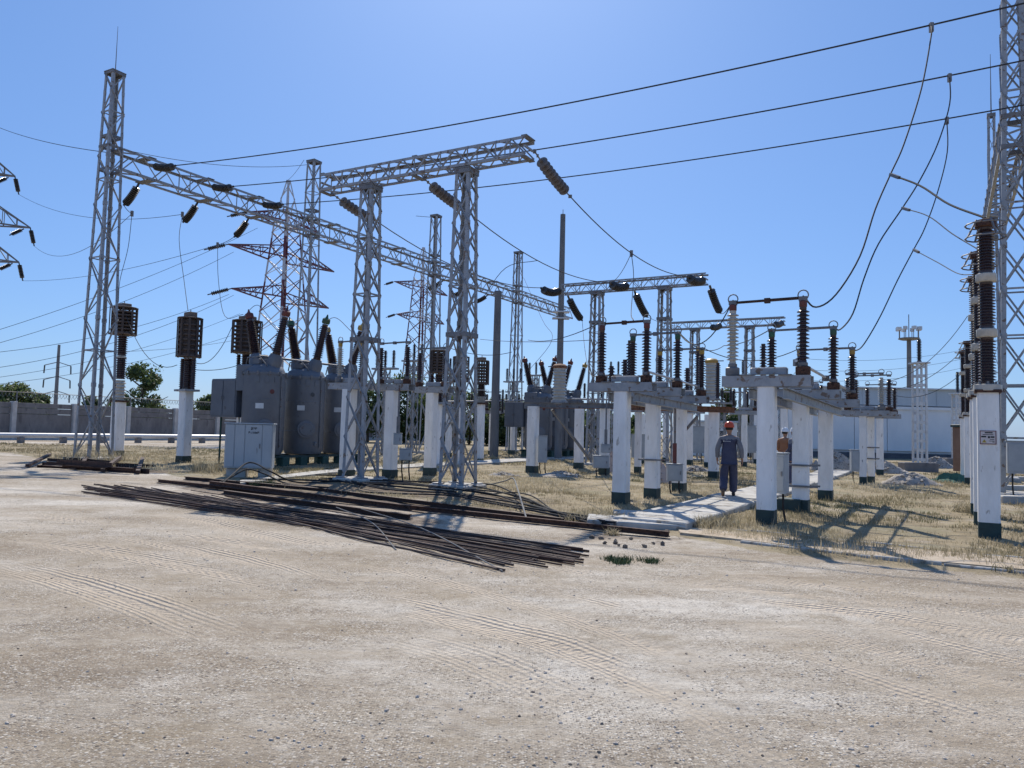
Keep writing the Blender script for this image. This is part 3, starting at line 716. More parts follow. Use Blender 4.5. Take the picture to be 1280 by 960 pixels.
P('R1', 958, 658, 26, 487, wp+'nearest under the right switch, beside the path', clamps=())
P('R2', 1001, 640, 23, 500, wp+'clamp bars and dark plinth, second under the right switch', plinth=True, clamps=(.55, 1.0))
P('R3', 1032, 626, 20, 510, 'white concrete post with a dark foot, third and farthest under the right switch')
P('C1', 776, 632, 22, 492, wp+'nearest under the centre switch, in dry grass')
P('C2', 815, 625, 20, 497, 'white concrete post with a strapped middle, second under the centre switch', clamps=(.95,))
P('C3', 849, 616, 18, 505, 'white concrete post behind the small drive box of the centre switch')
P('F1', 665, 592, 15, 509, 'slender white post beside a tall narrow cabinet, left end of the rusty frame')
P('F2', 723, 587, 12, 510, 'thin white post under the rusty frame, in front of the grey tanks')
P('F3', 755, 595, 13, 512, 'thin white post between the two grey boxes of the rusty frame')
P('F4', 892, 598, 14, 516, wp+'just left of the walking worker')
P('L0', 433, 598, 18, 487, 'white post seen through the left leg of the big front gantry')
P('L1', 487, 599, 17, 490, 'white post carrying a small grey drive box, between the gantry legs')
P('L2', 537, 596, 15, 493, 'white post close beside the right leg of the big front gantry')
P('T1', 145, 571, 16, 503, 'cracked white post under a caged line trap, beside the tall left mast')
P('T2', 229, 579, 16, 490, 'clean white post under a caged line trap, left of the grey tanks')
P('S1', 1237, 675, 29, 492, 'wide white post with a warning sign, nearest at the right edge')
P('S2', 1228, 657, 22, 496, 'white post directly behind the post with the warning sign')
P('S3', 1223, 644, 20, 498, 'farther white post in line behind the post with the warning sign')
P('K1', 1212, 607, 13, 521, 'small white post of the far right arrester pair, nearer one')
P('K2', 1206, 603, 11, 523, 'small white post of the far right arrester pair, farther one')
P('M1', 1079, 606, 10, 521, 'thin white post, left of three under the small far switch table')
P('M2', 1089, 605, 10, 522, 'thin white post with two black straps, centre of the small far switch table', clamps=(.9, 1.3))
P('M3', 1100, 595, 10, 524, 'thin white post, right of three under the small far switch table')
P('B1', 596, 568, 9, 517, 'distant white post in the row before the trees, left one')
P('B2', 615, 568, 9, 517, 'distant white post in the row before the trees, below the leaning pole')
P('B3', 639, 568, 8, 517, 'distant white post in the row before the trees, next to the tank box')
P('D1', 797, 592, 9, 516, 'thin distant white post seen between the two nearest centre posts')
P('D2', 803, 580, 8, 518, 'thin farther white post, seen just left of the strapped centre post')
P('D3', 884, 585, 8, 519, 'thin distant white post behind the worker, beside the rubble')
P('D4', 980, 592, 10, 512, 'white post half hidden behind the right switch, near the two men')
P('D5', 968, 586, 9, 514, 'white post hidden closely behind the nearest right switch post')

# ------------------------------------------------------------------ disconnect switches on the posts
def put_insul(parent, c, h, rc, rs, n_, M_, cap=None, tilt=None):
    o = put('insulator', insul_mesh(h, rc, rs, n_, M_), parent, c)
    if tilt: o.rotation_euler = tilt
    f = put('flange', flange_mesh(rc*1.5, .09, steel_dk), o, (0, 0, -.07))
    if cap: put('cap', flange_mesh(rc*1.25, .12, cap), o, (0, 0, h-.01))
    return o
def tube_ring(mb, c, r, rr, ax='y', n_=14, a0=0, a1=2*pi):
    pts = []
    for i in range(n_+1):
        t = a0+(a1-a0)*i/n_; pts.append(V(c)+(V((r*cos(t), 0, r*sin(t))) if ax == 'y' else V((0, r*cos(t), r*sin(t)))))
    mb.tube(pts, rr, 5)
def switch(key, label, xs, h, mats_, cap, blen, group, drop=0, rs=.11):
    o, t_, w_ = POSTS[key]
    t = thing('disconnect_switch', label, 'switch', t_, -AZ, group)
    mb = MB(); L = blen
    for s in (-1, 1):
        mb.box((0, s*.17, .10), (L, .016, .20)); mb.box((0, s*.135, .01), (L, .07, .016)); mb.box((0, s*.135, .19), (L, .07, .016))
    mb.build('support_beam', steel, t)
    for x in (-L*.22, L*.22): MB().box((x, 0, .21), (.22, .42, .02)).build('cross_plate', steel_dk, t)
    MB().bbox((.02, .08, .30), (L*.42, .14, .13), .02).build('shaft_housing', steel, t)
    for x, M_ in zip(xs, mats_):
        put('bearing', flange_mesh(.13, .16, rust if M_ is brown else steel_dk), t, (x, 0, .21))
        put_insul(t, (x, 0, .42), h, .055, rs, 13, M_, cap)
    zt = .42+h+.14
    mb = MB(); mb.tube([(xs[0], 0, zt), (sum(xs)/2, 0, zt+.01)], .026, 6); mb.box((sum(xs)/2, 0, zt+.005), (.10, .08, .09)); mb.tube([(sum(xs)/2, 0, zt+.01), (xs[1], 0, zt+.02)], .03, 6)
    mb.build('blade', rodm if cap is red else steel_dk, t)
    for x in xs:
        mb = MB(); tube_ring(mb, (x, 0, zt+.07), .09, .012, 'y', 12); mb.box((x, 0, zt), (.14, .1, .08)); mb.build('terminal', steel_dk, t)
    return t, [V(t_)+BX*x+UP*(zt+.05) for x in xs]
sg = 'disconnect switches of the right group'
TR_ = {}
TR_['R1'] = switch('R1', 'right switch nearest of three, red caps, one pale and one brown insulator', (-.62, .62), 1.02, (greyp, brown), red, 1.55, sg)[1]
TR_['R2'] = switch('R2', 'right switch in the middle of three, green caps on dark insulators', (-.62, .66), .98, (brown, brown), green, 1.6, sg)[1]
TR_['R3'] = switch('R3', 'right switch farthest of three, yellow caps on dark insulators', (-.64, .64), .95, (brown, brown), yellow, 1.6, sg)[1]
sg = 'disconnect switches of the centre group'
TR_['C1'] = switch('C1', 'centre switch nearest of three, red caps on brown insulators', (-.52, .55), 1.0, (brown, brown), red, 1.5, sg)[1]
TR_['C2'] = switch('C2', 'centre switch in the middle of three, green caps on brown insulators', (-.55, .60), .98, (brown, brown), green, 1.5, sg)[1]
TR_['C3'] = switch('C3', 'centre switch farthest of three, yellow caps on brown insulators', (-.6, .6), .95, (brown, brown), yellow, 1.55, sg)[1]
sg = 'disconnect switches of the left group'
TR_['L0'] = switch('L0', 'left switch seen through the left gantry leg, mixed insulators', (-.45, .45), .95, (greyp, brown), yellow, 1.5, sg)[1]
TR_['L1'] = switch('L1', 'left switch between the gantry legs with a thick blade between two insulators', (-.5, .55), .95, (brown, brown), None, 1.5, sg)[1]
TR_['L2'] = switch('L2', 'left switch closest to the right gantry leg', (-.55, .5), .95, (brown, brown), None, 1.5, sg)[1]
# small far switch table
for key, label in (('M1', 'small far switch, left of three before the white building'), ('M2', 'small far switch, centre of three before the white building'), ('M3', 'small far switch, right of three before the white building')):
    TR_[key] = switch(key, label, (-.5, .6), .95, (brown, greyp if key == 'M1' else brown), None, 1.7, 'small far switches', rs=.12)[1]
for key, label in (('B1', 'distant switch on the row of far posts, left one'), ('B2', 'distant switch on the row of far posts, middle one'), ('B3', 'distant switch on the row of far posts, right one'), ('D1', 'distant switch seen through the centre posts'), ('D4', 'switch hidden behind the right group, short dark insulators')):
    TR_[key] = switch(key, label, (-.5, .5), .9, (brown, brown), None, 1.4, 'distant switches', rs=.12)[1]
# long beams and rods that tie the three switches of a group together
def tie_beam(label, p, q, w_, h, M_=steel, group=None):
    p, q = V(p), V(q); d = (q-p).normalized(); s = d.cross(UP).normalized(); mb = MB()
    mb.bar(p, q, .014, h); mb.bar(p+UP*(h/2-.008)+s*w_/2, q+UP*(h/2-.008)+s*w_/2, w_, .014); mb.bar(p-UP*(h/2-.008)+s*w_/2, q-UP*(h/2-.008)+s*w_/2, w_, .014)
    return tag(mb.build('tie_beam', M_), label, 'beam', group)
for ks, nm in ((('R1', 'R3'), 'right'), (('C1', 'C3'), 'centre')):
    a, b_ = POSTS[ks[0]][1], POSTS[ks[1]][1]
    for s, sd_ in ((-.30, 'far'), (.30, 'near')):
        tie_beam(f'grey channel beam tying the {nm} switch posts together, {sd_} side', a+BX*s-UP*.12-AX*.1, b_+BX*s-UP*.12+AX*.6, .08, .2, steel, f'tie beams of the {nm} switch')
    t_ = thing('linkage_rod', f'thin operating rod running back along the tops of the {nm} switches', 'rod', a+UP*.45+BX*.5)
    d = b_-a
    MB().tube([(0, 0, .02), d+V((0, 0, .02))], .028, 6).build('rod', galv, t_)
    for q in (.02, .5, .98): MB().box(d*q, (.12, .12, .12)).build('joint', steel_dk, t_)
def drive_box(label, p, d, rz, pipe=None, M_=boxm, legs=True, group=None, redtop=False):
    t = thing('drive_box', label, 'box', (p.x, p.y, 0), rz, group); zb = p.z
    MB().bbox((0, 0, zb+d[2]/2), d, .012).build('cabinet', M_, t)
    MB().bbox((0, -d[1]/2-.008, zb+d[2]/2), (d[0]*.88, .014, d[2]*.86), .004).build('door', M_, t)
    MB().box((d[0]*.34, -d[1]/2-.03, zb+d[2]*.5), (.02, .03, .09)).build('handle', steel_dk, t)
    MB().box((0, 0, zb+d[2]+.012), (d[0]*1.08, d[1]*1.1, .02)).build('lid', M_, t)
    if legs:
        for s in (-1, 1): MB().tube([(s*d[0]*.3, 0, zb), (s*d[0]*.3, 0, zb*.5), (s*d[0]*.3+.04, .02, 0)], .022, 5).build('cable_leg', black, t)
    if pipe:
        MB().tube([(0, 0, zb+d[2]), (0, 0, zb+d[2]+pipe*.35)], .055, 8).build('collar_pipe', red if redtop else steel_dk, t)
        MB().tube([(0, 0, zb+d[2]+pipe*.35), (0, 0, zb+d[2]+pipe)], .03, 7).build('shaft', steel_dk, t)
    return t
q = POSTS['R1'][1]; drive_box('grey drive box fixed behind the nearest right switch post, a black cable below', at(972, 616, 14.6), (.34, .46, .74), -AZ, legs=True)
drive_box('small grey drive box under a red shaft, on the centre switch', at(843, 601, 20.6), (.40, .30, .44), -.1, 1.6, redtop=True)
drive_box('upper small grey box on the post between the gantry legs', at(497, 556, 23.6), (.24, .2, .34), 0, 1.5, legs=False)
drive_box('lower small grey box on a thin stake between the gantry legs', at(507, 575, 23.4), (.36, .25, .34), 0, None)
drive_box('tall narrow grey cabinet beside the left post of the rusty frame', at(678, 578, 29.0), (.33, .3, .98), 0, None, legs=True)
drive_box('upper box of two hanging under the rusty frame', at(757, 566, 28.4), (.33, .25, .3), 0, 1.6, legs=False)
drive_box('wider lower box of two under the rusty frame', at(751, 585, 28.4), (.56, .3, .44), 0, None)
drive_box('grey box on a post left of the small far switch table', at(1071, 589, 27.5), (.42, .3, .75), -.2, None)
drive_box('pale cabinet on legs at the right photo edge', at(1276, 592, 20.5), (.62, .4, .85), -AZ, None)

# ------------------------------------------------------------------ rusty equipment frame in mid yard with the instrument transformers on it
a = POSTS['F1'][1]; b_ = POSTS['F3'][1]; c_ = POSTS['F4'][1]
for (p, q, nm) in ((a-BX*.4+V((0, 0, .06)), b_+BX*.6+V((0, 0, .06)), 'left'), (b_+BX*.8+V((0, 0, .05)), c_+BX*.6+V((0, 0, .05)), 'right')):
    p = V(p); q = V(q); q.z = p.z
    for dy in (0, .7): tie_beam(f'long rusty channel on the thin posts, {nm} length, {"front" if dy == 0 else "rear"} one', p+AX*dy, q+AX*dy, .09, .2, rustl if nm == 'right' or dy else steel_dk, 'rusty channels of the frame')
for i, (px, py, L) in enumerate(((700, 512, 1.6), (735, 512, 1.4), (800, 513, 1.6), (860, 514, 1.6))):
    p = at(px, py, 29.5); tie_beam(f'short crosswise angle iron on the rusty frame, {("first", "second", "third", "fourth")[i]} from its left', p-AX*.3+UP*.16, p+AX*1.3+UP*.16, .07, .1, rustl, 'cross irons of the frame')
for (p, q, i) in ((at(690, 512, 29.6), at(738, 575, 30.2), 'left'), (at(872, 520, 29.4), at(838, 560, 30), 'right')):
    tag(MB().bar(p, q, .12, .08).build('strut', steel_dk), f'slanting grey strut below the rusty frame, {i} one', 'strut', 'struts of the frame')
def ct(label, p, d, h, M_, capm, group):
    t = thing('instrument_transformer', label, 'transformer', p, -AZ, group)
    put('insulator', insul_mesh(h, d*.40, d*.5, 9, M_), t, (0, 0, .12)); put('base_tank', flange_mesh(d*.56, .16, steel), t, (0, 0, -.02))
    MB().lathe([(d*.47, 0), (d*.5, .03), (d*.5, .10), (d*.36, .16), (d*.1, .18)], 14, (0, 0, h+.12)).build('top_cap', capm, t, smooth=True)
    MB().tube([(-d*.9, 0, h+.2), (d*.9, 0, h+.2)], .02, 5).build('terminal_bar', steel_dk, t)
    return t
cg = 'fat pale instrument transformers'
ct('fat pale ribbed transformer below the tall slim pole, on the rusty frame', at(699, 505, 29.5), .56, 1.25, greyp, rustl, cg)
ct('fat pale ribbed transformer with ochre top, above the walking worker', at(889, 500, 28.5), .50, 1.25, greyp, yellow, cg)
vg = 'slim dark insulators standing on the frames'
for i, (px, pb, pt, Y, cap, lab) in enumerate(((787, 484, 428, 19.5, None, 'tall dark insulator standing centrally between the red capped ones'), (781, 484, 452, 20, None, 'shorter stub beside the tall central dark insulator'), (872, 496, 440, 25, yellow, 'dark insulator with ochre cap beside the fat pale transformer'), (897, 500, 455, 27, None, 'dark insulator close right of the fat pale transformer'), (954, 471, 432, 22, None, 'black rod insulator left of the green capped switch'), (859, 490, 462, 24, None, 'little dark insulator behind the yellow capped switch'), (764, 486, 460, 21, None, 'little dark insulator behind the red capped centre switch'), (628, 517, 488, 49, None, 'far dark insulator right of the leaning pole'), (604, 517, 487, 49, None, 'far dark insulator left of the leaning pole'))):
    p = at(px, pb, Y); h = at(px, pt, Y).z-p.z
    t = thing('post_insulator', lab, 'insulator', p, -AZ, vg); put_insul(t, (0, 0, .05), h, .055, .105, max(6, int(h*12)), brown, cap)

# ------------------------------------------------------------------ tall arresters at the right
def arrester(key, label, zt, group):
    o, t_, w_ = POSTS[key]; t = thing('surge_arrester', label, 'arrester', t_, -AZ, group)
    H = zt-t_.z-.16; hh = (H-.32)/3; z = .12
    put('base_flange', flange_mesh(.21, .12, greyp), t, (0, 0, 0)); MB().box((0, 0, .0), (w_*1.25, w_*1.25, .05)).build('base_plate', rust, t)
    for i in range(3):
        put('insulator', insul_mesh(hh, .09, .135, 14, brown), t, (0, 0, z)); z += hh
        put('flange', flange_mesh(.155, .15, greyp), t, (0, 0, z)) if i < 2 else put('cap', flange_mesh(.16, .13, rust), t, (0, 0, z))
        z += .15
    mb = MB(); zz = z-.1
    for s in (0, -.22): tube_ring_xy(mb, zz+s, .30)
    for k in range(4): mb.bar((.30*cos(k*pi/2+.5), .30*sin(k*pi/2+.5), zz-.22), (.15*cos(k*pi/2+.5), .15*sin(k*pi/2+.5), zz+.08), .025)
    mb.build('grading_ring', steel_dk, t)
    mb = MB()
    for k in range(8):
        t2 = k*pi/4; mb.tube([(.17*cos(t2), .17*sin(t2), .02), (.17*cos(t2), .17*sin(t2), .16)], .018, 5)
    tag(mb.build('bolts', steel_dk, t), kind='stuff')
    return t, V(t_)+UP*(z+.02)
def tube_ring_xy(mb, z, r): mb.tube([(r*cos(i*pi/7), r*sin(i*pi/7), z) for i in range(15)], .014, 5)
ag = 'tall brown stacked arresters'
AR = [arrester('S1', 'tallest brown arrester of three porcelain sections, on the post with the sign', 5.28, ag), arrester('S2', 'brown stacked arrester partly hidden behind the tallest one', 5.28, ag), arrester('S3', 'brown stacked arrester farthest in line behind the tallest one', 5.25, ag),
      arrester('K1', 'small far brown stacked arrester, taller looking of the far pair', 5.3, ag), arrester('K2', 'small far brown stacked arrester, lower looking of the far pair', 5.2, ag)]
# warning sign on the near post
o, t_, w_ = POSTS['S1']; yv = -w_/2*1.02
sg_ = MB().box((0, 0, 0), (.235, .008, .225)).build('warning_sign', signw, o, (-.01, yv-.012, t_.z-.80))
mb = MB()
for (c, d) in (((0, 0, .106), (.235, .004, .013)), ((0, 0, -.106), (.235, .004, .013)), ((-.111, 0, 0), (.013, .004, .2)), ((.111, 0, 0), (.013, .004, .2))): mb.box((c[0], -.006, c[2]), d)
mb.build('sign_border', redink, sg_)
mb = MB()
for (x, z, L, hh) in ((.01, .078, .11, .020), (.0, .046, .15, .010), (-.06, .012, .07, .024), (.012, .005, .03, .034), (.062, .008, .055, .026), (.055, -.030, .06, .010), (.05, -.058, .08, .008), (.075, -.075, .03, .008)): mb.box((x, -.0062, z), (L, .0035, hh))
mb.build('sign_print', ink, sg_)
mb = MB(); mb.add([(-.085, -.0065, -.085), (-.02, -.0065, -.085), (-.0525, -.0065, -.028)], [(0, 1, 2)], 0); mb.build('warning_triangle', yink, sg_)
mb = MB(); mb.add([(-.058, -.0075, -.045), (-.045, -.0075, -.062), (-.053, -.0075, -.062), (-.05, -.0075, -.08), (-.064, -.0075, -.06), (-.056, -.0075, -.06)], [(0, 1, 2), (3, 4, 5)]); mb.build('warning_flash', ink, sg_)

# ------------------------------------------------------------------ line traps: slatted cages on stacked porcelain
trapm = mat('trap brown', (.080, .058, .048), (.135, .098, .080), 6, .8, .05, .2); trapd = mat('trap dark', (.055, .040, .035), (.09, .066, .055), 6, .85); trapl = mat('trap tan', (.15, .11, .085), (.21, .16, .125), 6, .8)
def line_trap(label, base, ztop, zcage, group, wide=.42, ins=1, broken=False, core=False):
    t = thing('line_trap', label, 'line trap', base, -AZ+random.uniform(-.2, .2), group)
    hc = ztop-zcage; h = zcage-base.z
    MB().box((0, 0, .03), (.95 if ins > 1 else .55, .6, .08)).build('platform', rust if ins == 1 else steel, t)
    if ins == 1:
        put('lower_insulator', insul_mesh(h*.30, .19, .26, 5, greyp), t, (0, 0, .07)); put('insulator', insul_mesh(h*.34, .17, .235, 9, brown), t, (0, 0, .07+h*.32)); put('insulator', insul_mesh(h*.30, .17, .235, 8, brown), t, (0, 0, .07+h*.67)); put('flange', flange_mesh(.22, .06, greyp), t, (0, 0, .05+h*.64))
    else:
        put('insulator', insul_mesh(h-.1, .15, .20, 13, brown), t, (0, 0, .07))
        for s in (-1, 1): put('insulator', insul_mesh(h-.1, .07, .11, 13, brown), t, (s*.36, .05*s, .07))
    zc = h
    r = wide
    for z in (zc+.02, zc+hc*.86): MB().lathe([(r*.96, 0), (r, .01), (r, .04), (r*.96, .05)], 12, (0, 0, z)).build('hoop', trapm, t)
    slat = MB().box((0, 0, hc*.43), (.04, .09, hc*.86)).mesh('slat', trapd)
    coil = MB().lathe([(r*.76, 0), (r*.86, .02), (r*.86, .07), (r*.76, .09)], 14).mesh('coil_turn', trapm, False)
    for i in range(9):
        an = i*2*pi/9+.2; o = put('slat', slat, t, (r*.95*cos(an), r*.95*sin(an), zc), an)
    for i in range(7): put('coil_turn', coil, t, (0, 0, zc+.06+i*hc*.11))
    if core: MB().lathe([(r*.66, .0), (r*.7, .02), (r*.7, hc*.80), (r*.66, hc*.82)], 16, (0, 0, zc+.05)).build('coil_core', trapd, t)
    MB().bbox((0, 0, zc+hc*.93), (r*.95, r*.7, hc*.16), .02).build('top_box', trapl if not broken else boxm, t)
    MB().tube([(0, 0, zc+hc), (0, 0, zc+hc+.12)], .02, 5).build('top_terminal', steel_dk, t)
    return t
lg = 'caged line traps'
g = POSTS['T1'][1]; line_trap('caged line trap on one thick porcelain stack, just right of the tall left mast', g, at(148, 380, g.y).z, at(148, 419, g.y).z, lg, .60, 1)
T1T = at(148, 378, g.y)
g = POSTS['T2'][1]; line_trap('rusty caged line trap on three insulators, left of the grey tanks', g, at(235, 391, g.y).z, at(235, 447, g.y).z, lg, .49, 3, core=True); T2T = at(235, 388, g.y)
Y = 33.5; g = at(306, 478, Y); line_trap('rusty caged line trap rising behind the first grey tank', g, at(306, 396, Y).z, at(306, 442, Y).z, lg, .66, 3, core=True); T3T = at(304, 393, Y)
tag(MB().bbox((0, 0, g.z/2), (.4, .4, g.z-.02)).build('concrete_post', white, None, (g.x, g.y, 0), -AZ), 'white post hidden behind the first grey tank, under the third line trap', 'post', 'whitewashed concrete posts')
for i, (px, pt, pm, Y, lab) in enumerate(((548, 435, 467, 34, 'caged line trap left of the right gantry leg, between the gantry legs'), (575, 442, 478, 38, 'caged line trap seen through the right gantry leg'), (601, 447, 481, 42, 'caged line trap just right of the right gantry leg'))):
    g = at(px, 505, Y); line_trap(lab, g, at(px, pt, Y).z, at(px, pm, Y).z, lg, .42, 1 if i else 3, i == 0)
    tag(MB().bbox((0, 0, g.z/2), (.36, .36, g.z-.02)).build('concrete_post', white, None, (g.x, g.y, 0), -AZ), 'white post under the line trap ' + ('between the gantry legs', 'behind the right gantry leg', 'right of the gantry leg')[i], 'post', 'whitewashed concrete posts')

# ------------------------------------------------------------------ oil circuit breakers: rows of round tanks with splayed bushings
def breaker(label, o, sp, rT, zb, zt, group, spread, boxd, zbox, caps, mats_=None):
    t = thing('oil_breaker', label, 'breaker', o, -AZ, group)
    for i in range(3):
        y = sp*i; mb = MB()
        mb.lathe([(rT*.55, zb-.02), (rT*.9, zb+.05), (rT, zb+.22), (rT, zt-.42), (rT*1.045, zt-.42), (rT*1.045, zt-.34), (rT*.98, zt-.33), (rT*.86, zt-.12), (rT*.55, zt)], 36, (0, y, 0))
        tk = mb.build('tank', tankm, t, smooth=True)
        MB().bbox((0, y, zt+.02), (rT*1.1, rT*.72, .34), .03).build('drive_housing', tankm, tk)
        d = V((-o.x-AX.x*y, -o.y-AX.y*y, 0)).normalized(); dl = V((d.dot(BX), d.dot(AX), 0)); an = atan2(dl.y, dl.x)+.12
        R = Matrix.Rotation(an, 3, 'Z') @ Matrix.Rotation(pi/2, 3, 'Y')
        MB().lathe([(.33, 0), (.35, .02), (.35, .07), (.27, .08), (.26, .11), (.0, .115)], 22, V((cos(an)*rT*.985, y+sin(an)*rT*.985, zb+1.05)), R).build('manhole', tankm, tk)
        for k in range(3):
            a2 = an+(k-1)*.45; MB().box((cos(a2)*rT*1.0, y+sin(a2)*rT*1.0, zt-.62), (.05, .16, .22), a2).build('lifting_lug', tankm, tk)
        MB().lathe([(.07, 0), (.07, .12), (.05, .14)], 10, (cos(an+.5)*rT, y+sin(an+.5)*rT, zb+.4)).build('drain_valve', steel_dk, tk)
        for zz in (zb+.95, zb+2.15): MB().lathe([(rT*1.0, 0), (rT*1.008, .008), (rT*1.008, .022), (rT*1.0, .03)], 36, (0, y, zz)).build('weld_band', tankm, tk)
        for k in range(12):
            a2 = k*pi/6; MB().box((cos(a2)*rT*1.045, y+sin(a2)*rT*1.045, zt-.38), (.07, .07, .15), a2).build('rim_clamp', steel_dk, tk)
        px_ = an+.75; MB().tube([(cos(px_)*rT*1.03, y+sin(px_)*rT*1.03, zt-.5), (cos(px_)*rT*1.03, y+sin(px_)*rT*1.03, zb+.3)], .022, 6).build('conduit', steel_dk, tk)
        R2 = Matrix.Rotation(an+.25, 3, 'Z') @ Matrix.Rotation(pi/2, 3, 'Y'); MB().lathe([(.085, 0), (.09, .015), (.0, .02)], 14, V((cos(an+.25)*rT*.995, y+sin(an+.25)*rT*.995, zb+2.45)), R2).build('round_mark', red if i == 0 else seam, tk)
        a2 = an-.3; MB().box((cos(a2)*rT*1.0, y+sin(a2)*rT*1.0, zb+1.9), (.015, .3, .2), a2).build('name_plate', galv, tk)
        for k, (bx_, by_, bz_, bh_) in enumerate(((-.15, -.3, .18, .25), (.28, .1, .2, .32), (.05, -.42, .08, .2), (-.35, .2, .2, .4))): MB().bbox((bx_, y+by_, zt+bz_), (.22+.05*k, .18, bh_), .015).build('top_fitting', steel_dk if k % 2 else tankm, tk)
        MB().tube([(-.5, y-.5, zt-.1), (-.3, y-.62, zt+.22), (.3, y-.6, zt+.26), (.55, y-.4, zt-.1)], .025, 6).build('top_pipe', steel_dk, tk)
        for s in (-1, 1):
            R = Matrix.Rotation(s*spread, 4, 'Y'); base = V((s*rT*.52, y, zt-.16))
            bs = put('bushing', insul_mesh(1.5, .135, .215, 16, brown, .80), t, mw=Matrix.Translation(base) @ R @ Matrix.Translation((0, 0, .55)))
            MB().lathe([(.27, 0), (.28, .35), (.22, .52), (.20, .58)], 14).build('turret', tankm, bs, (0, 0, -.56), smooth=True)
            MB().lathe([(.14, 0), (.17, .06), (.16, .2), (.06, .26), (.02, .40)], 12).build('cap', caps[i], bs, (0, 0, 1.52), smooth=True)
        for s in (-1, 1):
            for dy in (-.62, .62): MB().bbox((s*.55, y+dy, zb/2-.1), (.34, .36, zb+.1), .02).build('block', greenb, t)
    for s in (-1, 1): MB().box((s*.55, sp, zb-.03), (.12, sp*2+2.2, .10)).build('skid_beam', foot, t)
    MB().tube([(0, -rT*.4, zt+.3), (0, sp*2+rT*.4, zt+.3)], .045, 8).build('drive_shaft', steel_dk, t)
    bx = boxd
    MB().bbox(bx[0], bx[1], .025).build('control_box', tankm, t)
    c, d = bx
    MB().bbox((c[0]+1.15, c[1]-.05, zt-.55), (.85, .8, 1.0), .04).build('mechanism_box', tankm, t)
    for s in (-1, 1):
        dr = MB().bbox((c[0]+s*d[0]*.245, c[1]-d[1]/2-.012, c[2]), (d[0]*.46, .024, d[2]*.9), .006).build('door', tankm, t)
        MB().box((c[0]+s*.05, c[1]-d[1]/2-.04, c[2]), (.03, .03, .16)).build('handle', steel_dk, dr)
    for s in (-1, 1): MB().tube([(c[0]+s*d[0]*.36, c[1], c[2]-d[2]/2), (c[0]+s*d[0]*.36, c[1], .0)], .04, 6).build('box_leg', white if s > 0 else greenb, t)
    return t
og = 'round tank oil breakers'
o1 = gp(326, 583); o1.z = 0
breaker('large dark grey three tank oil breaker with a hanging control box, behind the metal cabinet', o1, 2.2, .80, .42, 3.95, og, .27, ((-1.55, -.25, 2.62), (1.42, .75, 1.5)), 2.6, (red, green, yellow))
o2 = at(672, 575, 46.5); o2.z = 0
breaker('far grey three tank oil breaker seen behind the rusty frame', o2, 2.2, .85, .5, 4.0, og, .27, ((-1.3, -.4, 2.6), (1.3, .7, 1.5)), 2.6, (red, red, yellow))

# ------------------------------------------------------------------ metal cabinet with folded doors
g = gp(311, 598); cz = .32; W_, H_, D_ = 1.36, 1.30, .55
cbt = thing('metal_cabinet', 'pale grey steel cabinet on a concrete block, small black lettering on its upper front', 'cabinet', (g.x, g.y, 0), .16)
MB().bbox((-.35, .08, cz/2-.05), (.55, .5, cz+.1), .02).build('concrete_block', conc, cbt); MB().bbox((.45, .1, cz/2-.05), (.35, .5, cz+.1), .02).build('concrete_block', conc, cbt)
MB().bbox((0, 0, cz+H_/2), (W_, D_, H_), .02).build('body', cab, cbt)
x = -W_/2+.02
for i, pw in enumerate((.26, .29, .49, .28)):
    pn = MB().bbox((x+pw/2, -D_/2-.010, cz+H_/2+.01), (pw-.022, .022, H_-.06), .008).build('panel', cab, cbt); x += pw
    if i == 2:
        MB().box((x-.06, -D_/2-.04, cz+H_*.5), (.025, .03, .14)).build('handle', steel_dk, pn)
        for j, (txt, sz) in enumerate((('ЯЗВ', .095), ('В-110кВ', .085))):
            cu = bpy.data.curves.new('lettering', 'FONT'); cu.body = txt; cu.size = sz; cu.align_x = 'CENTER'; cu.extrude = .001; cu.offset = .003
            to = bpy.data.objects.new('lettering', cu); COL.objects.link(to); bpy.context.view_layer.update()
            tm = bpy.data.meshes.new_from_object(to.evaluated_get(bpy.context.evaluated_depsgraph_get())); bpy.data.objects.remove(to)
            tm.materials.clear(); tm.materials.append(ink); tm.name = 'lettering'
            lo = put('lettering', tm, pn, (x-pw/2, -D_/2-.0235, cz+H_-.17-j*.115)); lo.rotation_euler = (pi/2, 0, 0)
MB().bbox((0, 0, cz+H_+.012), (W_+.06, D_+.08, .03), .01).build('lid', cab, cbt)

# ------------------------------------------------------------------ concrete panel fence, pipe, far things on the left
f0 = at(-75, 552, 54.3); f0.z = 0
FL = thing('concrete_fence', 'grey concrete panel fence with pale posts and barbed wire, far left', 'fence', f0, -AZ)
PL = 4.7; HF = 2.85
pm_ = MB(); pm_.box((0, 0, HF*.36), (.10, PL-.36, HF*.70)); pm_.box((.02, 0, HF*.79), (.10, PL-.34, HF*.13)); pm_.box((.0, 0, HF*.93), (.12, PL-.34, HF*.135)); pmm = pm_.mesh('panel', concd)
pms = [MB().bbox((0, 0, HF*.36), (.10, PL-.36, HF*.68), .015).mesh('panel', concd), MB().bbox((.02, 0, HF*.785), (.10, PL-.34, HF*.15), .015).mesh('panel', concd), MB().bbox((0, 0, HF*.935), (.12, PL-.34, HF*.13), .015).mesh('panel', concd)]
postm = mat('pale fence post', (.42, .40, .38), (.56, .54, .51), 2, .9, 0, .2)
pom = MB().bbox((.08, 0, HF*.515), (.50, .34, HF*1.03), .03).mesh('fence_post', postm); stm = MB().bar((0, 0, HF), (0, 0, HF+.85), .06).mesh('stay', steel_dk); plm = MB().bbox((.12, 0, .16), (.4, PL-.36, .42), .02).mesh('plinth', postm)
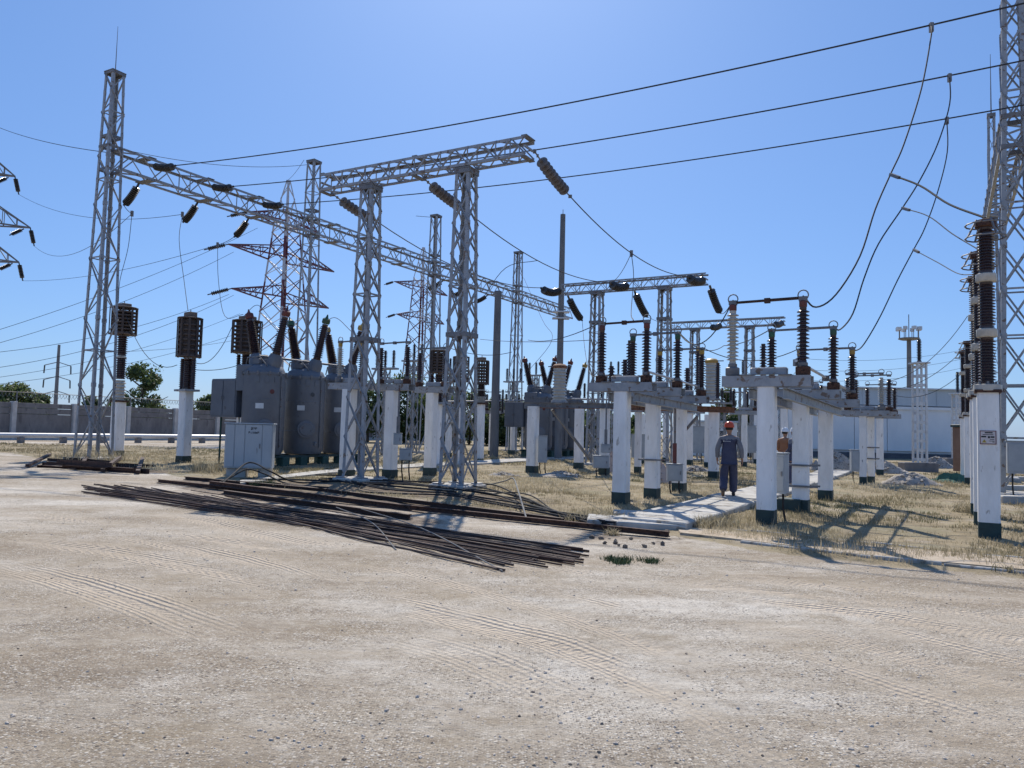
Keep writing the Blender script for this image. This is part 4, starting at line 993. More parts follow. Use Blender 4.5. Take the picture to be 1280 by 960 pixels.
for i in range(16):
    put('fence_post', pom, FL, (0, PL*i, 0))
    if i % 2 == 1: put('stay', stm, FL, (.1, PL*i+.2, 0))
    if i < 15:
        for q in pms: put('panel', q, FL, (0, PL*(i+.5), 0))
        put('plinth', plm, FL, (0, PL*(i+.5), 0))
mb = MB(); mb.tube([(0, 0, HF+.8), (0, PL*15, HF+.8)], .022, 4)
random.seed(5)
for i in range(260):
    t = i/260*PL*15; mb.tube([(0, t, HF+.8), (.05, t+.09, HF+.55+random.uniform(-.1, .1)), (0, t+.2, HF+.42), (-.05, t+.34, HF+.6), (0, t+.45, HF+.8)], .014, 3)
tag(mb.build('razor_wire', steel_dk, FL), kind='stuff')
a = at(-120, 556, 46); b_ = at(300, 552, 66); a.z = .52; b_.z = .52
pp = thing('pipeline', 'long pale pipe lying along the foot of the concrete fence', 'pipe', (a.x, a.y, 0))
d = b_-a; MB().tube([V((0, 0, .52)), V((0, 0, .52))+d*.5, V((0, 0, .52))+d], .16, 12).build('pipe', galv, pp, smooth=True)
for i in range(9): MB().bbox(d*(.04+i*.115)+V((0, 0, .14)), (.3, .5, .5), .02, atan2(d.y, d.x)).build('saddle', concd, pp)

# trees
leafm = bpy.data.materials.new('leaves'); leafm.use_nodes = True; n = leafm.node_tree.nodes; l = leafm.node_tree.links
b = n['Principled BSDF']; b.inputs['Roughness'].default_value = .6
geo = n.new('ShaderNodeNewGeometry'); a_ = attr('tint')
c1 = ramp(a_, (0., (.042, .068, .024)), (.5, (.080, .115, .036)), (1., (.13, .165, .058))); l.new(c1, b.inputs['Base Color']); translucent(leafm, c1, .5)
try: b.inputs['Transmission Weight'].default_value = 0
except Exception: pass
bark = mat('bark', (.07, .055, .042), (.12, .10, .08), 6, .9, 0, .3)
def tree(label, X, Y, h, wd, z0=0, seed=0, conif=False, group='trees beyond the yard', nleaf=2600, ls=.20, base=.10):
    r = np.random.default_rng(seed); R_ = random.Random(seed)
    t = thing('tree' if h > 2.2 else 'shrub', label, 'tree' if h > 2.2 else 'shrub', (X, Y, z0), 0, group)
    mb = MB(); top = V((R_.uniform(-.2, .2)*wd*.2, 0, h*.75)); mb.tube(spline([(0, 0, -.1), (R_.uniform(-.1, .1), R_.uniform(-.1, .1), h*.3), top], 4), [h*.03*(1-.8*i/8) for i in range(9)], 7)
    tips = []
    for i in range(9):
        s = R_.uniform(.2, .75); p = V((0, 0, h*s)); an = i*2.4+R_.uniform(-.4, .4); L = wd*.42*(1.1-s if conif else R_.uniform(.6, 1.0)); q = p+V((cos(an)*L, sin(an)*L, h*R_.uniform(.08, .26))); mb.tube([p, p.lerp(q, .5)+UP*.06*h*.3, q], [h*.012, h*.009, h*.004], 5); tips.append(q)
    mb.build('trunk', bark, t)
    nc = 34; cs = []
    for i in range(nc):
        u = r.uniform(0, 1); zc = h*(base+(1-base-.04)*u)
        rad = wd/2*((1.02-u)*.95 if conif else (1-abs(u-.45)**1.7*2.0)); rad = max(rad, .12*wd); an = r.uniform(0, 2*pi); q = rad*math.sqrt(r.uniform(.15, 1))*.85
        cs.append((q*cos(an), q*sin(an), zc, wd*r.uniform(.10, .20), r.uniform(0, 1)))
    vs = []; tn = []
    for i in range(nleaf):
        c = cs[r.integers(nc)]; dv = r.normal(0, 1, 3); dv /= np.linalg.norm(dv); rr = c[3]*r.uniform(.45, 1.15)
        p = np.array([c[0], c[1], c[2]])+dv*rr*np.array([1, 1, .8]); u = r.normal(0, 1, 3); u /= np.linalg.norm(u); w2 = np.cross(u, dv+.01); w2 /= np.linalg.norm(w2)+1e-6
        s = ls*r.uniform(.6, 1.4); vs += [p-u*s*.5, p+w2*s*.28, p+u*s*.5, p-w2*s*.28]; tn += [np.clip(c[4]*.6+r.uniform(0, .4), 0, 1)]*4
    me = bpy.data.meshes.new('crown'); me.from_pydata([tuple(v) for v in vs], [], [(4*i, 4*i+1, 4*i+2, 4*i+3) for i in range(nleaf)])
    tt = me.attributes.new('tint', 'FLOAT', 'POINT'); tt.data.foreach_set('value', np.array(tn, np.float32)); me.materials.append(leafm); put('crown', me, t)
    return t
TREES = [(20, 484, 75, 78, 'low green tree over the fence at the left photo edge'), (52, 494, 40, 84, 'small tree top peeping over the fence beside the far pole'), (112, 497, 40, 84, 'small tree hidden behind the feet of the tall left mast'), (178, 459, 78, 76, 'bushy green tree behind the fence, between the two left line traps'), (268, 490, 50, 90, 'tree peeping over the fence, left of the hanging control box'),
         (462, 484, 84, 82, 'green tree between the two posts under the left switches'), (508, 474, 92, 84, 'taller green tree behind the boxes between the gantry legs'), (548, 494, 90, 80, 'low green tree just left of the right gantry leg'), (588, 492, 96, 84, 'green tree seen behind the right gantry leg'), (622, 502, 76, 80, 'dark tree behind the leaning pole'), (655, 503, 84, 86, 'green tree behind the far tanks'), (712, 508, 86, 88, 'green tree behind the far tanks, below the pale transformer'),
         (752, 520, 80, 82, 'small green tree between far tanks and the centre posts'), (800, 524, 70, 84, 'small green tree peeping between the centre posts'), (906, 488, 44, 66, 'dark conifer behind the walking worker'), (928, 508, 52, 70, 'dark tree right of the conifer, behind the worker'), (938, 545, 24, 62, 'small bright green bush beside the worker'), (966, 508, 56, 74, 'dark tree behind the right switch posts')]
for i, (px, pt, wpx, Y, lab) in enumerate(TREES):
    p = at(px, pt, Y); tree(lab, p.x, Y, p.z, wpx*Y/FPX, 0, 100+i, conif=px in (905,), nleaf=5200, ls=.36 if Y > 72 else .28)

# pylons and poles
def lattice_pylon(label, o, rz, h, s0, s1, arms, bands, armM, group='lattice pylons beyond the yard', ah=1.0):
    t = thing('pylon', label, 'pylon', o, rz, group); tips = []
    lattice_col(t, s0, s1, 0, h*.84, 11, .17, .085, whlat, single=False, cross=True, seg=bands)
    lattice_col(t, s1, .25, h*.84, h, 3, .12, .07, whlat, single=False, seg=None)
    for z, L in arms:
        for s in (-1, 1):
            mb = MB(); k = s0+(s1-s0)*z/(h*.84); tip = V((s*(k/2+L), 0, z+.1))
            for dy in (-1, 1):
                mb.bar((s*k/2, dy*k/2, z), tip, .11); mb.bar((s*k/2, dy*k/2, z+ah), tip, .09)
                for j in range(1, 5): mb.bar(V((s*k/2, dy*k/2, z)).lerp(tip, j/5), V((s*k/2, dy*k/2, z+ah)).lerp(tip, j/5), .05); mb.bar(V((s*k/2, dy*k/2, z)).lerp(tip, j/5), V((s*k/2, dy*k/2, z+ah)).lerp(tip, (j-1)/5), .05)
            mb.build('crossarm', armM, t); tips.append(tip)
    R = Matrix.Rotation(rz, 3, 'Z'); return [R @ q + V(o) for q in tips]
q = at(347, 545, 68); q.z = 0
bands = [(0, .40, whlat), (.40, .50, redlat), (.50, .60, whlat), (.60, .72, redlat), (.72, .82, whlat), (.82, .92, redlat), (.92, 1, whlat)]
T_RW = lattice_pylon('red and white lattice pylon standing behind the long portal beam', q, 1.02, at(350, 225, 68).z, 4.6, 1.6, ((at(350, 375, 68).z, 4.2), (at(350, 325, 68).z, 5.0), (at(350, 280, 68).z, 3.2)), bands, redlat)
q = at(522, 545, 100); q.z = 0
T_2 = lattice_pylon('fainter lattice pylon with red crossarms between the gantry legs', q, 1.02, at(520, 309, 100).z, 4.2, 1.7, ((at(520, 400, 100).z, 3.8), (at(520, 362, 100).z, 4.6)), bands, redlat)
q = at(-92, 560, 58); q.z = 0
T_L = lattice_pylon('dark pylon mostly outside the left edge, only crossarm tips showing', q, .72-pi/2+1.3, 26, 4.4, 1.6, ((at(20, 322, 58).z, 3.8), (at(30, 276, 58).z, 4.6), (at(18, 212, 58).z, 3.6)), None, steel_dk, ah=3.0)
TLR = [T_L[1], T_L[3], T_L[5]]; sw = ('lowest', 'middle', 'highest'); TL_END = []
for p, nm in zip(TLR, sw):
    q = p+V((.5, -.15, -1.5)); TL_END.append(q); disc_string(f'small black string hanging from the {nm} crossarm tip at the left edge', p, q, .17, 9, glassd, 'strings on the left edge pylon', 0, False)
    q = p+V((-1.5, -.2, -.7)); disc_string(f'small slanted black string left of the {nm} crossarm tip at the left edge', p-V((.5, 0, .1)), q, .17, 9, glassd, 'strings on the left edge pylon', 0, False)
RWL = [T_RW[0], T_RW[2], T_RW[4]]; RW_END = []
for p, nm in zip(RWL, sw):
    q = p+V((-1.6, -1.0, -.75)); RW_END.append(q); disc_string(f'small black string at the {nm} left crossarm tip of the red and white pylon', p, q, .17, 9, glassd, 'strings on the red and white pylon', 0, False)
for p, nm in zip([T_2[0], T_2[2]], sw):
    q = p+V((-1.2, -.8, -.6)); disc_string(f'tiny black string at the {nm} left crossarm tip of the fainter pylon', p, q, .16, 7, glassd, 'strings on the fainter pylon', 0, False)
def round_pole(label, p, zt, r0, r1, M_, extra=None, group='tall slim poles'):
    t = thing('pole', label, 'pole', (p.x, p.y, 0), 0, group); MB().lathe([(r0, -.2), (r1, zt)], 14).build('shaft', M_, t, smooth=True); return t
polem = mat('pole concrete', (.13, .13, .135), (.19, .19, .19), 3, .85, 0, .1, stretch=(1, 1, .3))
p = at(618, 545, 46); t = round_pole('thick concrete pole whose top meets the long portal beam', p, at(622, 366, 46).z, .27, .20, polem); MB().lathe([(.22, 0), (.24, .2), (.22, .3)], 12, (0, 0, at(622, 366, 46).z-.2)).build('head', steel_dk, t)
p = at(698, 545, 45); zt = at(700, 268, 45).z; t = round_pole('tall slim concrete lightning pole rising above the far tanks', p, zt, .22, .15, polem)
MB().tube([(0, 0, zt), (0, 0, zt+.3)], .02, 5).build('lightning_rod', steel_dk, t)
for z_ in (at(700, 390, 45).z, at(700, 398, 45).z): MB().box((0, 0, z_), (1.0, .5, .08)).build('band', galv, t)
p = at(67, 545, 105); zt = at(72, 431, 105).z; t = round_pole('dark far pole with three levels of short crossarms, above the fence', p, zt, .30, .17, polem)
for z_ in (451, 469, 487):
    z_ = at(70, z_+6, 105).z
    for s in (-1, 1):
        MB().bar((0, 0, z_+.5), (s*1.5, .5*s, z_), .10).build('crossarm', steel_dk, t); MB().tube([(s*1.5, .5*s, z_), (s*1.55, .5*s, z_-1.1)], .09, 6).build('insulator', glassd, t)
p = at(1137, 545, 92); zt = at(1137, 425, 92).z; t = round_pole('floodlight mast with a crown of lamps behind the white building', p, zt, .34, .24, polem)
MB().lathe([(.9, 0), (1.2, .12), (1.2, .22), (.2, .25)], 10, (0, 0, zt)).build('platform', steel_dk, t)
for i in range(8):
    an = i*pi/4; c = V((1.1*cos(an), 1.1*sin(an), zt+.2)); lp = MB().bar(c, c+UP*1.25, .06).build('lamp_bracket', steel_dk, t); MB().box(c+UP*1.15+V((cos(an)*.1, sin(an)*.1, 0)), (.5, .35, .4), an).build('floodlight', galv, lp)
MB().tube([(0, 0, zt), (0, 0, zt+3.1)], .05, 5).build('lightning_rod', steel_dk, t)

# ------------------------------------------------------------------ white building and its neighbours on the right
wallm = mat('white building wall', (.70, .71, .71), (.80, .80, .79), .6, .8, 0, .05, stretch=(1, 1, .4)); plm2 = mat('dark plinth', (.07, .075, .09), (.12, .125, .14), 2, .9)
roofm = mat('roof sheeting', (.42, .48, .52), (.52, .57, .60), .5, .5, 0, .05, stretch=(1, 1, .2))
Yb = 66; a = at(1000, 570, Yb); b_ = at(1215, 572, Yb); zw = at(1100, 508, Yb).z; zr = at(1100, 489, Yb+4).z
wb = thing('white_building', 'long low white building with a grey blue roof, behind the ladder column', 'building', (a.x-1, Yb, 0))
L = b_.x-a.x+2.2; npan = 6
MB().box((L/2, 3.6, zw/2), (L-.1, 6.8, zw-.1)).build('core', wallm, wb)
for i in range(npan): MB().bbox((L*(i+.5)/npan, .05, zw/2+.35), (L/npan-.05, .2, zw-.7), .02).build('wall_panel', wallm, wb)
MB().box((L/2, 0.02, .22), (L+.1, .34, .56)).build('plinth', plm2, wb)
MB().bbox((L/2, -.02, zw-.1), (L+.2, .36, .26), .02).build('cornice', wallm, wb)
ro = MB().bbox((L/2, 3.7, (zw+zr)/2+.06), (L+.3, 7.6, zr-zw-.1), .03).build('roof', roofm, wb)
sh = MB().box((0, -.12, (zw+zr)/2+.05), (.05, .04, zr-zw-.2)).mesh('roof_seam', roofm)
for i in range(9): put('roof_seam', sh, ro, (L*i/8, 0, 0))
MB().bbox((L/2, -.18, zr+.02), (L+.6, .3, .12), .02).build('parapet', galv, ro)
p = at(882, 572, 62); zs = at(882, 528, 62).z
ws = thing('white_shed', 'pale block shed with small dark windows behind the walking worker', 'building', (p.x, p.y, 0), -.1); MB().bbox((0, 0, zs/2), (4.4, 3, zs), .03).build('wall', wallm, ws)
for i in range(3):
    wn = MB().box((-1.5+i*1.2, -1.5, zs*.62), (.6, .08, .7)).build('window', seam, ws); MB().box((-1.5+i*1.2, -1.53, zs*.62-.38), (.7, .12, .06)).build('sill', wallm, wn)
MB().bbox((0, 0, zs+.06), (4.7, 3.3, .14), .02).build('roof', roofm, ws)
# ladder-like battened columns that carry single insulators
def ladder_column(label, px, pyb, pyt, pyi, Y, wd, M_, group, zp=.5):
    p = at(px, pyb, Y); zt = at(px, pyt, Y).z; t = thing('ladder_column', label, 'column', (p.x, Y, 0), 0, group)
    MB().bbox((-.1, 0, zp/2-.05), (1.75, .7, zp+.1), .03).build('footing', concd, t)
    for sx in (-1, 1):
        for sy in (-1, 1): MB().box((sx*wd/2, sy*wd/2, (zp+zt)/2), (.09, .09, zt-zp)).build('leg', M_, t)
    nr = 11; rm = MB().box((0, 0, 0), (wd-.1, .02, .15)).mesh('rung', M_); 
    for i in range(nr):
        for sy in (-1, 1): put('rung', rm, t, (0, sy*wd/2, zp+.15+(zt-zp-.3)*i/(nr-1)))
    MB().box((0, 0, zt+.04), (wd+.3, wd+.3, .07)).build('head_plate', M_, t)
    put_insul(t, (0, 0, zt+.15), at(px, pyi, Y).z-zt-.15, .075, .13, 12, glassd)
ladder_column('white ladder-like steel column with one black insulator on top', 1150, 577, 455, 424, 39.4, .46, galv, 'ladder columns')
ladder_column('pale ladder-like column with short insulator, partly behind the brown cabinet', 1198, 578, 493, 465, 52, .50, galv, 'ladder columns')
p = gp(1204, 591); bc = thing('brown_cabinet', 'tall brown sheet cabinet with a dark top and a paper notice', 'cabinet', (p.x, p.y, 0), .1)
brownm = mat('brown sheet paint', (.19, .105, .065), (.25, .15, .10), 1.5, .6)
MB().bbox((.25, 0, 1.22), (1.15, .7, 2.3), .02).build('body', brownm, bc); MB().bbox((.25, 0, 2.44), (1.3, .85, .13), .02).build('top', foot, bc); dr = MB().bbox((.15, -.36, 1.2), (.8, .03, 2.0), .006).build('door', brownm, bc); MB().box((-.15, -.39, 1.1), (.03, .04, .16)).build('handle', steel_dk, dr)
MB().box((.2, -.382, 1.45), (.3, .012, .36)).build('notice', wallm, bc)

# heaps
heapm = mat('heap gravel', (.30, .265, .225), (.46, .42, .37), 3, .95, 0, .8, 14, c3=(.17, .15, .13), s3=12, t3=.56); heapp = mat('heap clay', (.42, .31, .25), (.52, .41, .34), 2, .95, 0, .8, 10, c3=(.28, .2, .16), s3=9, t3=.58)
def heap(label, px, py, wpx, hpx, M_, seed, group='heaps of gravel and earth'):
    g = gp(px, py); w_ = wpx*g.y/FPX; h = hpx*g.y/FPX*.95; N = 22; mb = MB(); r = random.Random(seed); vs = []
    for i in range(N+1):
        for j in range(28):
            a = j*2*pi/28; q = i/N; rr = q*w_/2*(1+.22*sin(a*2+seed)+.1*sin(a*5+seed*2)); z = h*max(0, (1-q**1.4))*(1+.22*sin(a*3+q*6+seed)*q)+r.uniform(-.05, .05)*h-(.06 if q > .95 else 0)
            vs.append((rr*cos(a), rr*sin(a)*.7, z))
    fs = [(i*28+j, i*28+28+j, i*28+28+(j+1) % 28, i*28+(j+1) % 28) for i in range(N) for j in range(28)]
    mb.add(vs, fs)
    for k in range(70): a = r.uniform(0, 6.28); q = r.uniform(0, 1.1); rock_into(mb, (q*w_/2*cos(a), q*w_/2*sin(a)*.7, max(0, h*(1-min(q, 1)**1.4))), r.uniform(.02, .09))
    return tag(mb.build('heap', M_, None, (g.x, g.y, 0), 0, True), label, 'heap', group)
heap('grey gravel heap behind the farthest right switch post', 1042, 589, 62, 26, heapm, 1); heap('low gravel heap behind the small far switch table', 1100, 592, 60, 18, heapm, 2); heap('rounded gravel heap before the ladder column footing', 1140, 607, 66, 17, heapm, 3); heap('pinkish earth heap between the two nearest centre posts', 826, 604, 44, 26, heapp, 4); heap('pinkish earth heap left of the nearest centre post', 764, 590, 34, 26, heapp, 5); heap('low grey heap at the foot of the tall narrow cabinet', 700, 596, 60, 7, heapm, 6); heap('low pebble heap right of the big gantry leg', 628, 596, 44, 6, heapm, 7); heap('small earth heap behind the worker', 870, 590, 40, 8, heapm, 8); heap('rubble heap left of the brown cabinet', 1170, 586, 44, 16, heapm, 9)
netm = mat('green net', (.035, .10, .075), (.06, .15, .11), 12, .9); g = gp(1190, 603); mb = MB(); vs = []
for i in range(14):
    for j in range(10): vs.append((i*.13-.9, j*.13-.6, max(.01, .24*sin(pi*i/13)*sin(pi*j/9)*(1+.7*sin(i*1.9+j*1.3))+.05*sin(i*3.1+j*4))))
mb.add(vs, [(i*10+j, i*10+10+j, i*10+11+j, i*10+1+j) for i in range(13) for j in range(9)]); tag(mb.build('crumpled_net', netm, None, (g.x, g.y, .01), .4), 'crumpled green netting on the ground left of the far arrester posts', 'net')
for i, (px, py) in enumerate(((1264, 602), (1262, 615), (1262, 630))):
    g = gp(px, py); tag(MB().bbox((.9, 0, .1), (2.4, .5, .24), .02).build('footing_slab', conc, None, (g.x, g.y, 0), -.1), ('low concrete slab at the right edge, farthest of three', 'low concrete slab at the right edge, between two others', 'low concrete slab at the right edge, nearest of three')[i], 'slab', 'concrete slabs at the right edge')

# ------------------------------------------------------------------ people
skin = mat('skin', (.30, .165, .11), (.36, .20, .14), 20, .6); navy = mat('navy workwear', (.040, .045, .088), (.062, .067, .115), 6, .85, 0, .3, 22); greyw = mat('grey workwear', (.15, .155, .18), (.20, .205, .23), 6, .85, 0, .3, 22)
boot = mat('brown boot', (.11, .07, .04), (.17, .11, .065), 9, .8); bootd = mat('dark boot', (.02, .018, .018), (.04, .035, .035), 9, .7); hair = mat('dark hair', (.012, .01, .009)); orange = mat('orange helmet', (.55, .075, .03), (.62, .09, .035), 9, .3); whiteh = mat('white helmet', (.75, .75, .75), (.8, .8, .8), 9, .3); russet = mat('russet shirt', (.28, .12, .06), (.34, .16, .08), 6, .85, 0, .3, 22); wtxt = mat('reflective print', (.55, .57, .6))
def skinned(name, chains, mats_, parent, sub=2, root=0, pick=None):
    vs, es, rs, idx = [], [], [], {}
    for ch in chains:
        prev = None
        for (p, r) in ch:
            key = tuple(round(c, 4) for c in p)
            if key not in idx: idx[key] = len(vs); vs.append(p); rs.append(r if isinstance(r, tuple) else (r, r))
            i = idx[key]
            if prev is not None and prev != i: es.append((prev, i))
            prev = i
    me = bpy.data.meshes.new(name); me.from_pydata(vs, es, []); o = bpy.data.objects.new(name, me); COL.objects.link(o)
    sk = o.modifiers.new('skin', 'SKIN'); sk.use_smooth_shade = True; sk.branch_smoothing = .6
    sv = me.skin_vertices[0].data
    for i, r in enumerate(rs): sv[i].radius = r; sv[i].use_root = (i == root)
    s_ = o.modifiers.new('sub', 'SUBSURF'); s_.levels = sub; s_.render_levels = sub
    bpy.context.view_layer.update(); dg = bpy.context.evaluated_depsgraph_get()
    m2 = bpy.data.meshes.new_from_object(o.evaluated_get(dg)); bpy.data.objects.remove(o); m2.name = name
    m2.materials.clear()
    for M_ in mats_: m2.materials.append(M_)
    m2.polygons.foreach_set('use_smooth', [True]*len(m2.polygons))
    if pick: m2.polygons.foreach_set('material_index', [pick(p.center) for p in m2.polygons])
    return put(name, m2, parent)
def person(label, loc, rz, hat, top, low, arms, legs, pick=None, boots=(boot, bootd), scale=1.0, yoke=None, print_=False):
    """arms/legs: per side a list of joints (shoulder.. / hip..), x right, y forward, z up"""
    t = thing('person', label, 'person', loc, rz); t.scale = (scale,)*3
    body = [[((0, 0, .97), (.145, .11)), ((0, 0, 1.15), (.135, .10)), ((0, -.01, 1.33), (.165, .115)), ((0, -.01, 1.44), (.12, .085)), ((0, .005, 1.515), .056), ((0, .02, 1.575), .062), ((0, .025, 1.635), (.078, .092)), ((0, .015, 1.70), (.076, .092)), ((0, .01, 1.745), (.05, .062))]]
    for s in (0, 1):
        sh, el, wr = arms[s]; x = V(sh); hand_d = (V(wr)-V(el)).normalized(); palm = V(wr)+hand_d*.07; sgn = -1 if s == 0 else 1
        body.append([((0, -.01, 1.44), (.12, .085)), (sh, .062), (tuple(V(sh).lerp(V(el), .5)), .052), (el, .043), (tuple(V(el).lerp(V(wr), .4)), .041), (wr, (.026, .030)), (tuple(palm), (.020, .040))])
        side = V((0, 1, 0)); side = (side-hand_d*side.dot(hand_d)).normalized(); inw = V((-sgn, 0, 0)); inw = (inw-hand_d*inw.dot(hand_d)).normalized()
        for j, (o_, L) in enumerate(((.030, .066), (.010, .076), (-.010, .072), (-.030, .056))):
            b0 = palm+side*o_*.8; k1 = palm+hand_d*.035+side*o_; k2 = k1+hand_d*L*.5+inw*L*.18; k3 = k2+hand_d*L*.36+inw*L*.42
            body.append([(tuple(palm), (.020, .040)), (tuple(k1), .0095), (tuple(k2), .0088), (tuple(k3), .0075)])
        th0 = V(wr)+hand_d*.035+side*.03; body.append([(tuple(palm), (.020, .040)), (tuple(th0+side*.018+inw*.012), .011), (tuple(th0+side*.03+hand_d*.035+inw*.022), .0095), (tuple(th0+side*.026+hand_d*.06+inw*.03), .008)])
    for s in (0, 1):
        hp, kn, an, to = legs[s]
        body.append([((0, 0, .97), (.145, .11)), (hp, .095), (tuple(V(hp).lerp(V(kn), .5)), .078), (kn, .056), (tuple(V(kn).lerp(V(an), .35)), .055), (an, .038), (tuple(V(an).lerp(V(to), .55)-UP*.02), (.036, .034)), (to, .028)])
    skinned('body', body, [skin], t, 1)
    # head details
    mb = MB(); mb.add([(-.013, .105, 1.648), (.013, .105, 1.648), (0, .104, 1.675), (0, .132, 1.645)], [(0, 1, 3), (1, 2, 3), (2, 0, 3)]); mb.build('nose', skin, t)
    for s in (-1, 1):
        MB().lathe([(.0, -.008), (.026, -.006), (.028, .004), (.0, .008)], 10, (s*.082, .012, 1.652), Matrix.Rotation(s*pi/2, 3, 'Y')).build('ear', skin, t); MB().box((s*.03, .098, 1.675), (.026, .012, .010)).build('eye', hair, t)
    MB().box((0, .098, 1.612), (.045, .012, .010)).build('mouth', redink, t)
    hr = MB().lathe([(.083, -.01), (.092, .03), (.092, .075)], 16, (0, -.002, 1.632)).build('hair', hair, t, smooth=True)
    hm = MB(); hm.lathe([(.118, 0), (.122, .012), (.116, .022), (.112, .06), (.098, .10), (.066, .13), (.025, .143), (.0, .145)], 22, (0, .008, 1.685)); hm.box((0, .006, 1.815), (.03, .19, .022)); hm.add([(-.09, .08, 1.69), (.09, .08, 1.69), (.055, .175, 1.683), (-.055, .175, 1.683), (-.09, .08, 1.70), (.09, .08, 1.70), (.055, .172, 1.692), (-.055, .172, 1.692)], [(0, 1, 2, 3), (7, 6, 5, 4), (2, 6, 7, 3), (1, 5, 6, 2), (0, 3, 7, 4)])
    hm.build('helmet', hat, t, smooth=True)
    # clothing
    jk = [[((0, 0, .80), (.215, .15)), ((0, 0, .97), (.20, .145)), ((0, -.005, 1.15), (.185, .132)), ((0, -.01, 1.32), (.205, .138)), ((0, -.012, 1.43), (.155, .11)), ((0, 0, 1.505), (.075, .07))]]
    for s in (0, 1):
        sh, el, wr = arms[s]; jk.append([((0, -.012, 1.43), (.155, .11)), (sh, .083), (tuple(V(sh).lerp(V(el), .5)), .072), (el, .064), (tuple(V(el).lerp(V(wr), .5)), .058), (tuple(V(el).lerp(V(wr), .93)), .050)])
    skinned('jacket', jk, top, t, 2, 1, pick)
    tr = [[((0, 0, 1.0), (.165, .12)), ((0, 0, .90), (.172, .128))]]
    for s in (0, 1):
        hp, kn, an, to = legs[s]; tr.append([((0, 0, .90), (.172, .128)), (tuple(V(hp)-UP*.06), .125), (tuple(V(hp).lerp(V(kn), .6)), .118), (kn, .104), (tuple(V(kn).lerp(V(an), .3)), .110), (tuple(V(kn).lerp(V(an), .65)), .098), (tuple(V(kn).lerp(V(an), .98)), .104)])
    skinned('trousers', tr, low, t, 2, 0)
    for s in (0, 1):
        hp, kn, an, to = legs[s]; d = V(to)-V(an); dn = V((0, d.y, d.z)).normalized(); heel = V(an)-V((0, .05, 0))-UP*.045
        skinned('boot', [[(tuple(V(an)+UP*.08), .055), (tuple(V(an)-UP*.02), .056), (tuple(V(an).lerp(V(to), .6)-UP*.015), (.052, .046)), (to, (.045, .036))], [(tuple(V(an)-UP*.02), .056), (tuple(heel), .044)]], [boots[s]], t, 1)
    if print_:
        mb = MB(); x = -.10; mb.box((x-.025, -.152, 1.352), (.03, .006, .026))
        for w2 in (.018, .014, .02, .012, .018, .016, .014): mb.box((x+w2/2, -.156, 1.350), (w2*.75, .006, .016)); x += w2+.004
        mb.build('back_print', wtxt, t)
    return t
ps = gp(911, 629); pz = .13
person('worker in navy and grey workwear and orange helmet walking away on the concrete path', (ps.x, ps.y, pz), -AZ*.55, orange, [navy, greyw], [navy], (((-.185, -.01, 1.42), (-.27, -.03, 1.17), (-.275, .07, .93)), ((.185, -.01, 1.42), (.275, -.06, 1.18), (.30, .02, .93))), (((-.095, 0, .90), (-.12, .06, .47), (-.13, -.22, .17), (-.14, -.13, .045)), ((.095, 0, .90), (.10, .16, .50), (.10, .20, .10), (.11, .36, .035))), pick=lambda c: 1 if (c.z > 1.395 or abs(c.x) > .185+max(0, (c.z-1.2))*.05) else 0, print_=True)
stand = ((((-.185, -.01, 1.42), (-.24, -.05, 1.17), (-.20, .16, 1.02)), ((.185, -.01, 1.42), (.24, -.05, 1.17), (.20, .15, 1.05))), (((-.095, 0, .90), (-.10, .02, .48), (-.11, -.02, .09), (-.13, .13, .03)), ((.095, 0, .90), (.10, .02, .48), (.11, -.02, .09), (.13, .13, .03))))
p = at(981, 575, 24.6); person('man in russet shirt and white helmet standing behind the clamp-bar post', (p.x, p.y, .10), -.9, whiteh, [russet], [navy], *stand)
p = at(993, 575, 23.6); person('man in pale shirt, dark trousers and white helmet, half hidden by the clamp-bar post', (p.x, p.y, .10), .5, whiteh, [navy, greyw], [navy], *stand, pick=lambda c: 1 if c.z > 1.33 else 0)

# ------------------------------------------------------------------ scrap steel on the gravel
random.seed(21)
LE = [(96, 611), (108, 607), (130, 608), (150, 612), (175, 611), (200, 614), (230, 618), (160, 617), (125, 613), (260, 621)]
RE = [(735, 690), (733, 697), (722, 702), (700, 700), (676, 704), (640, 710), (628, 716), (600, 702), (560, 690), (735, 703), (710, 706), (690, 694), (650, 700)]
for i in range(50):
    u = random.random(); la = LE[i % len(LE)]; ra = RE[(i*5+i//7) % len(RE)]
    # rods fan: upper ends on the left pair with upper ends on the right
    if random.random() < .6: la = (96+u*190, 608+u*14+random.uniform(-2, 8)); ra = (735-(1-u)*110*random.random(), 691+random.uniform(0, 15)+(1-u)*6)
    a = gp(la[0]+random.uniform(-14, 22), la[1]+random.uniform(-1.5, 2)); b_ = gp(ra[0]+random.uniform(-10, 4), ra[1]+random.uniform(-1.5, 1.5)); k = 9; n2 = V((-(b_-a).y, (b_-a).x, 0)).normalized(); bow = random.uniform(-.12, .16); z0 = random.choice((.012, .012, .016, .03, .05))
    pts = []
    for j in range(k+1):
        s = j/k; q = a.lerp(b_, s)+n2*bow*4*s*(1-s); q += n2*random.uniform(-.01, .01); q.z = zg(q.x, q.y)+z0*(.6+.4*sin(pi*s))+.012; pts.append(q)
    o = MB().tube(spline(pts, 3), random.choice((.011, .012, .014, .016)), 6).build('steel_rod', (rodm, rodm, rust, rodm, rodw)[i % 5], smooth=True); tag(o, 'long thin rusty steel rod lying in the big bundle on the gravel', 'rod', 'rusty rods of the big bundle')
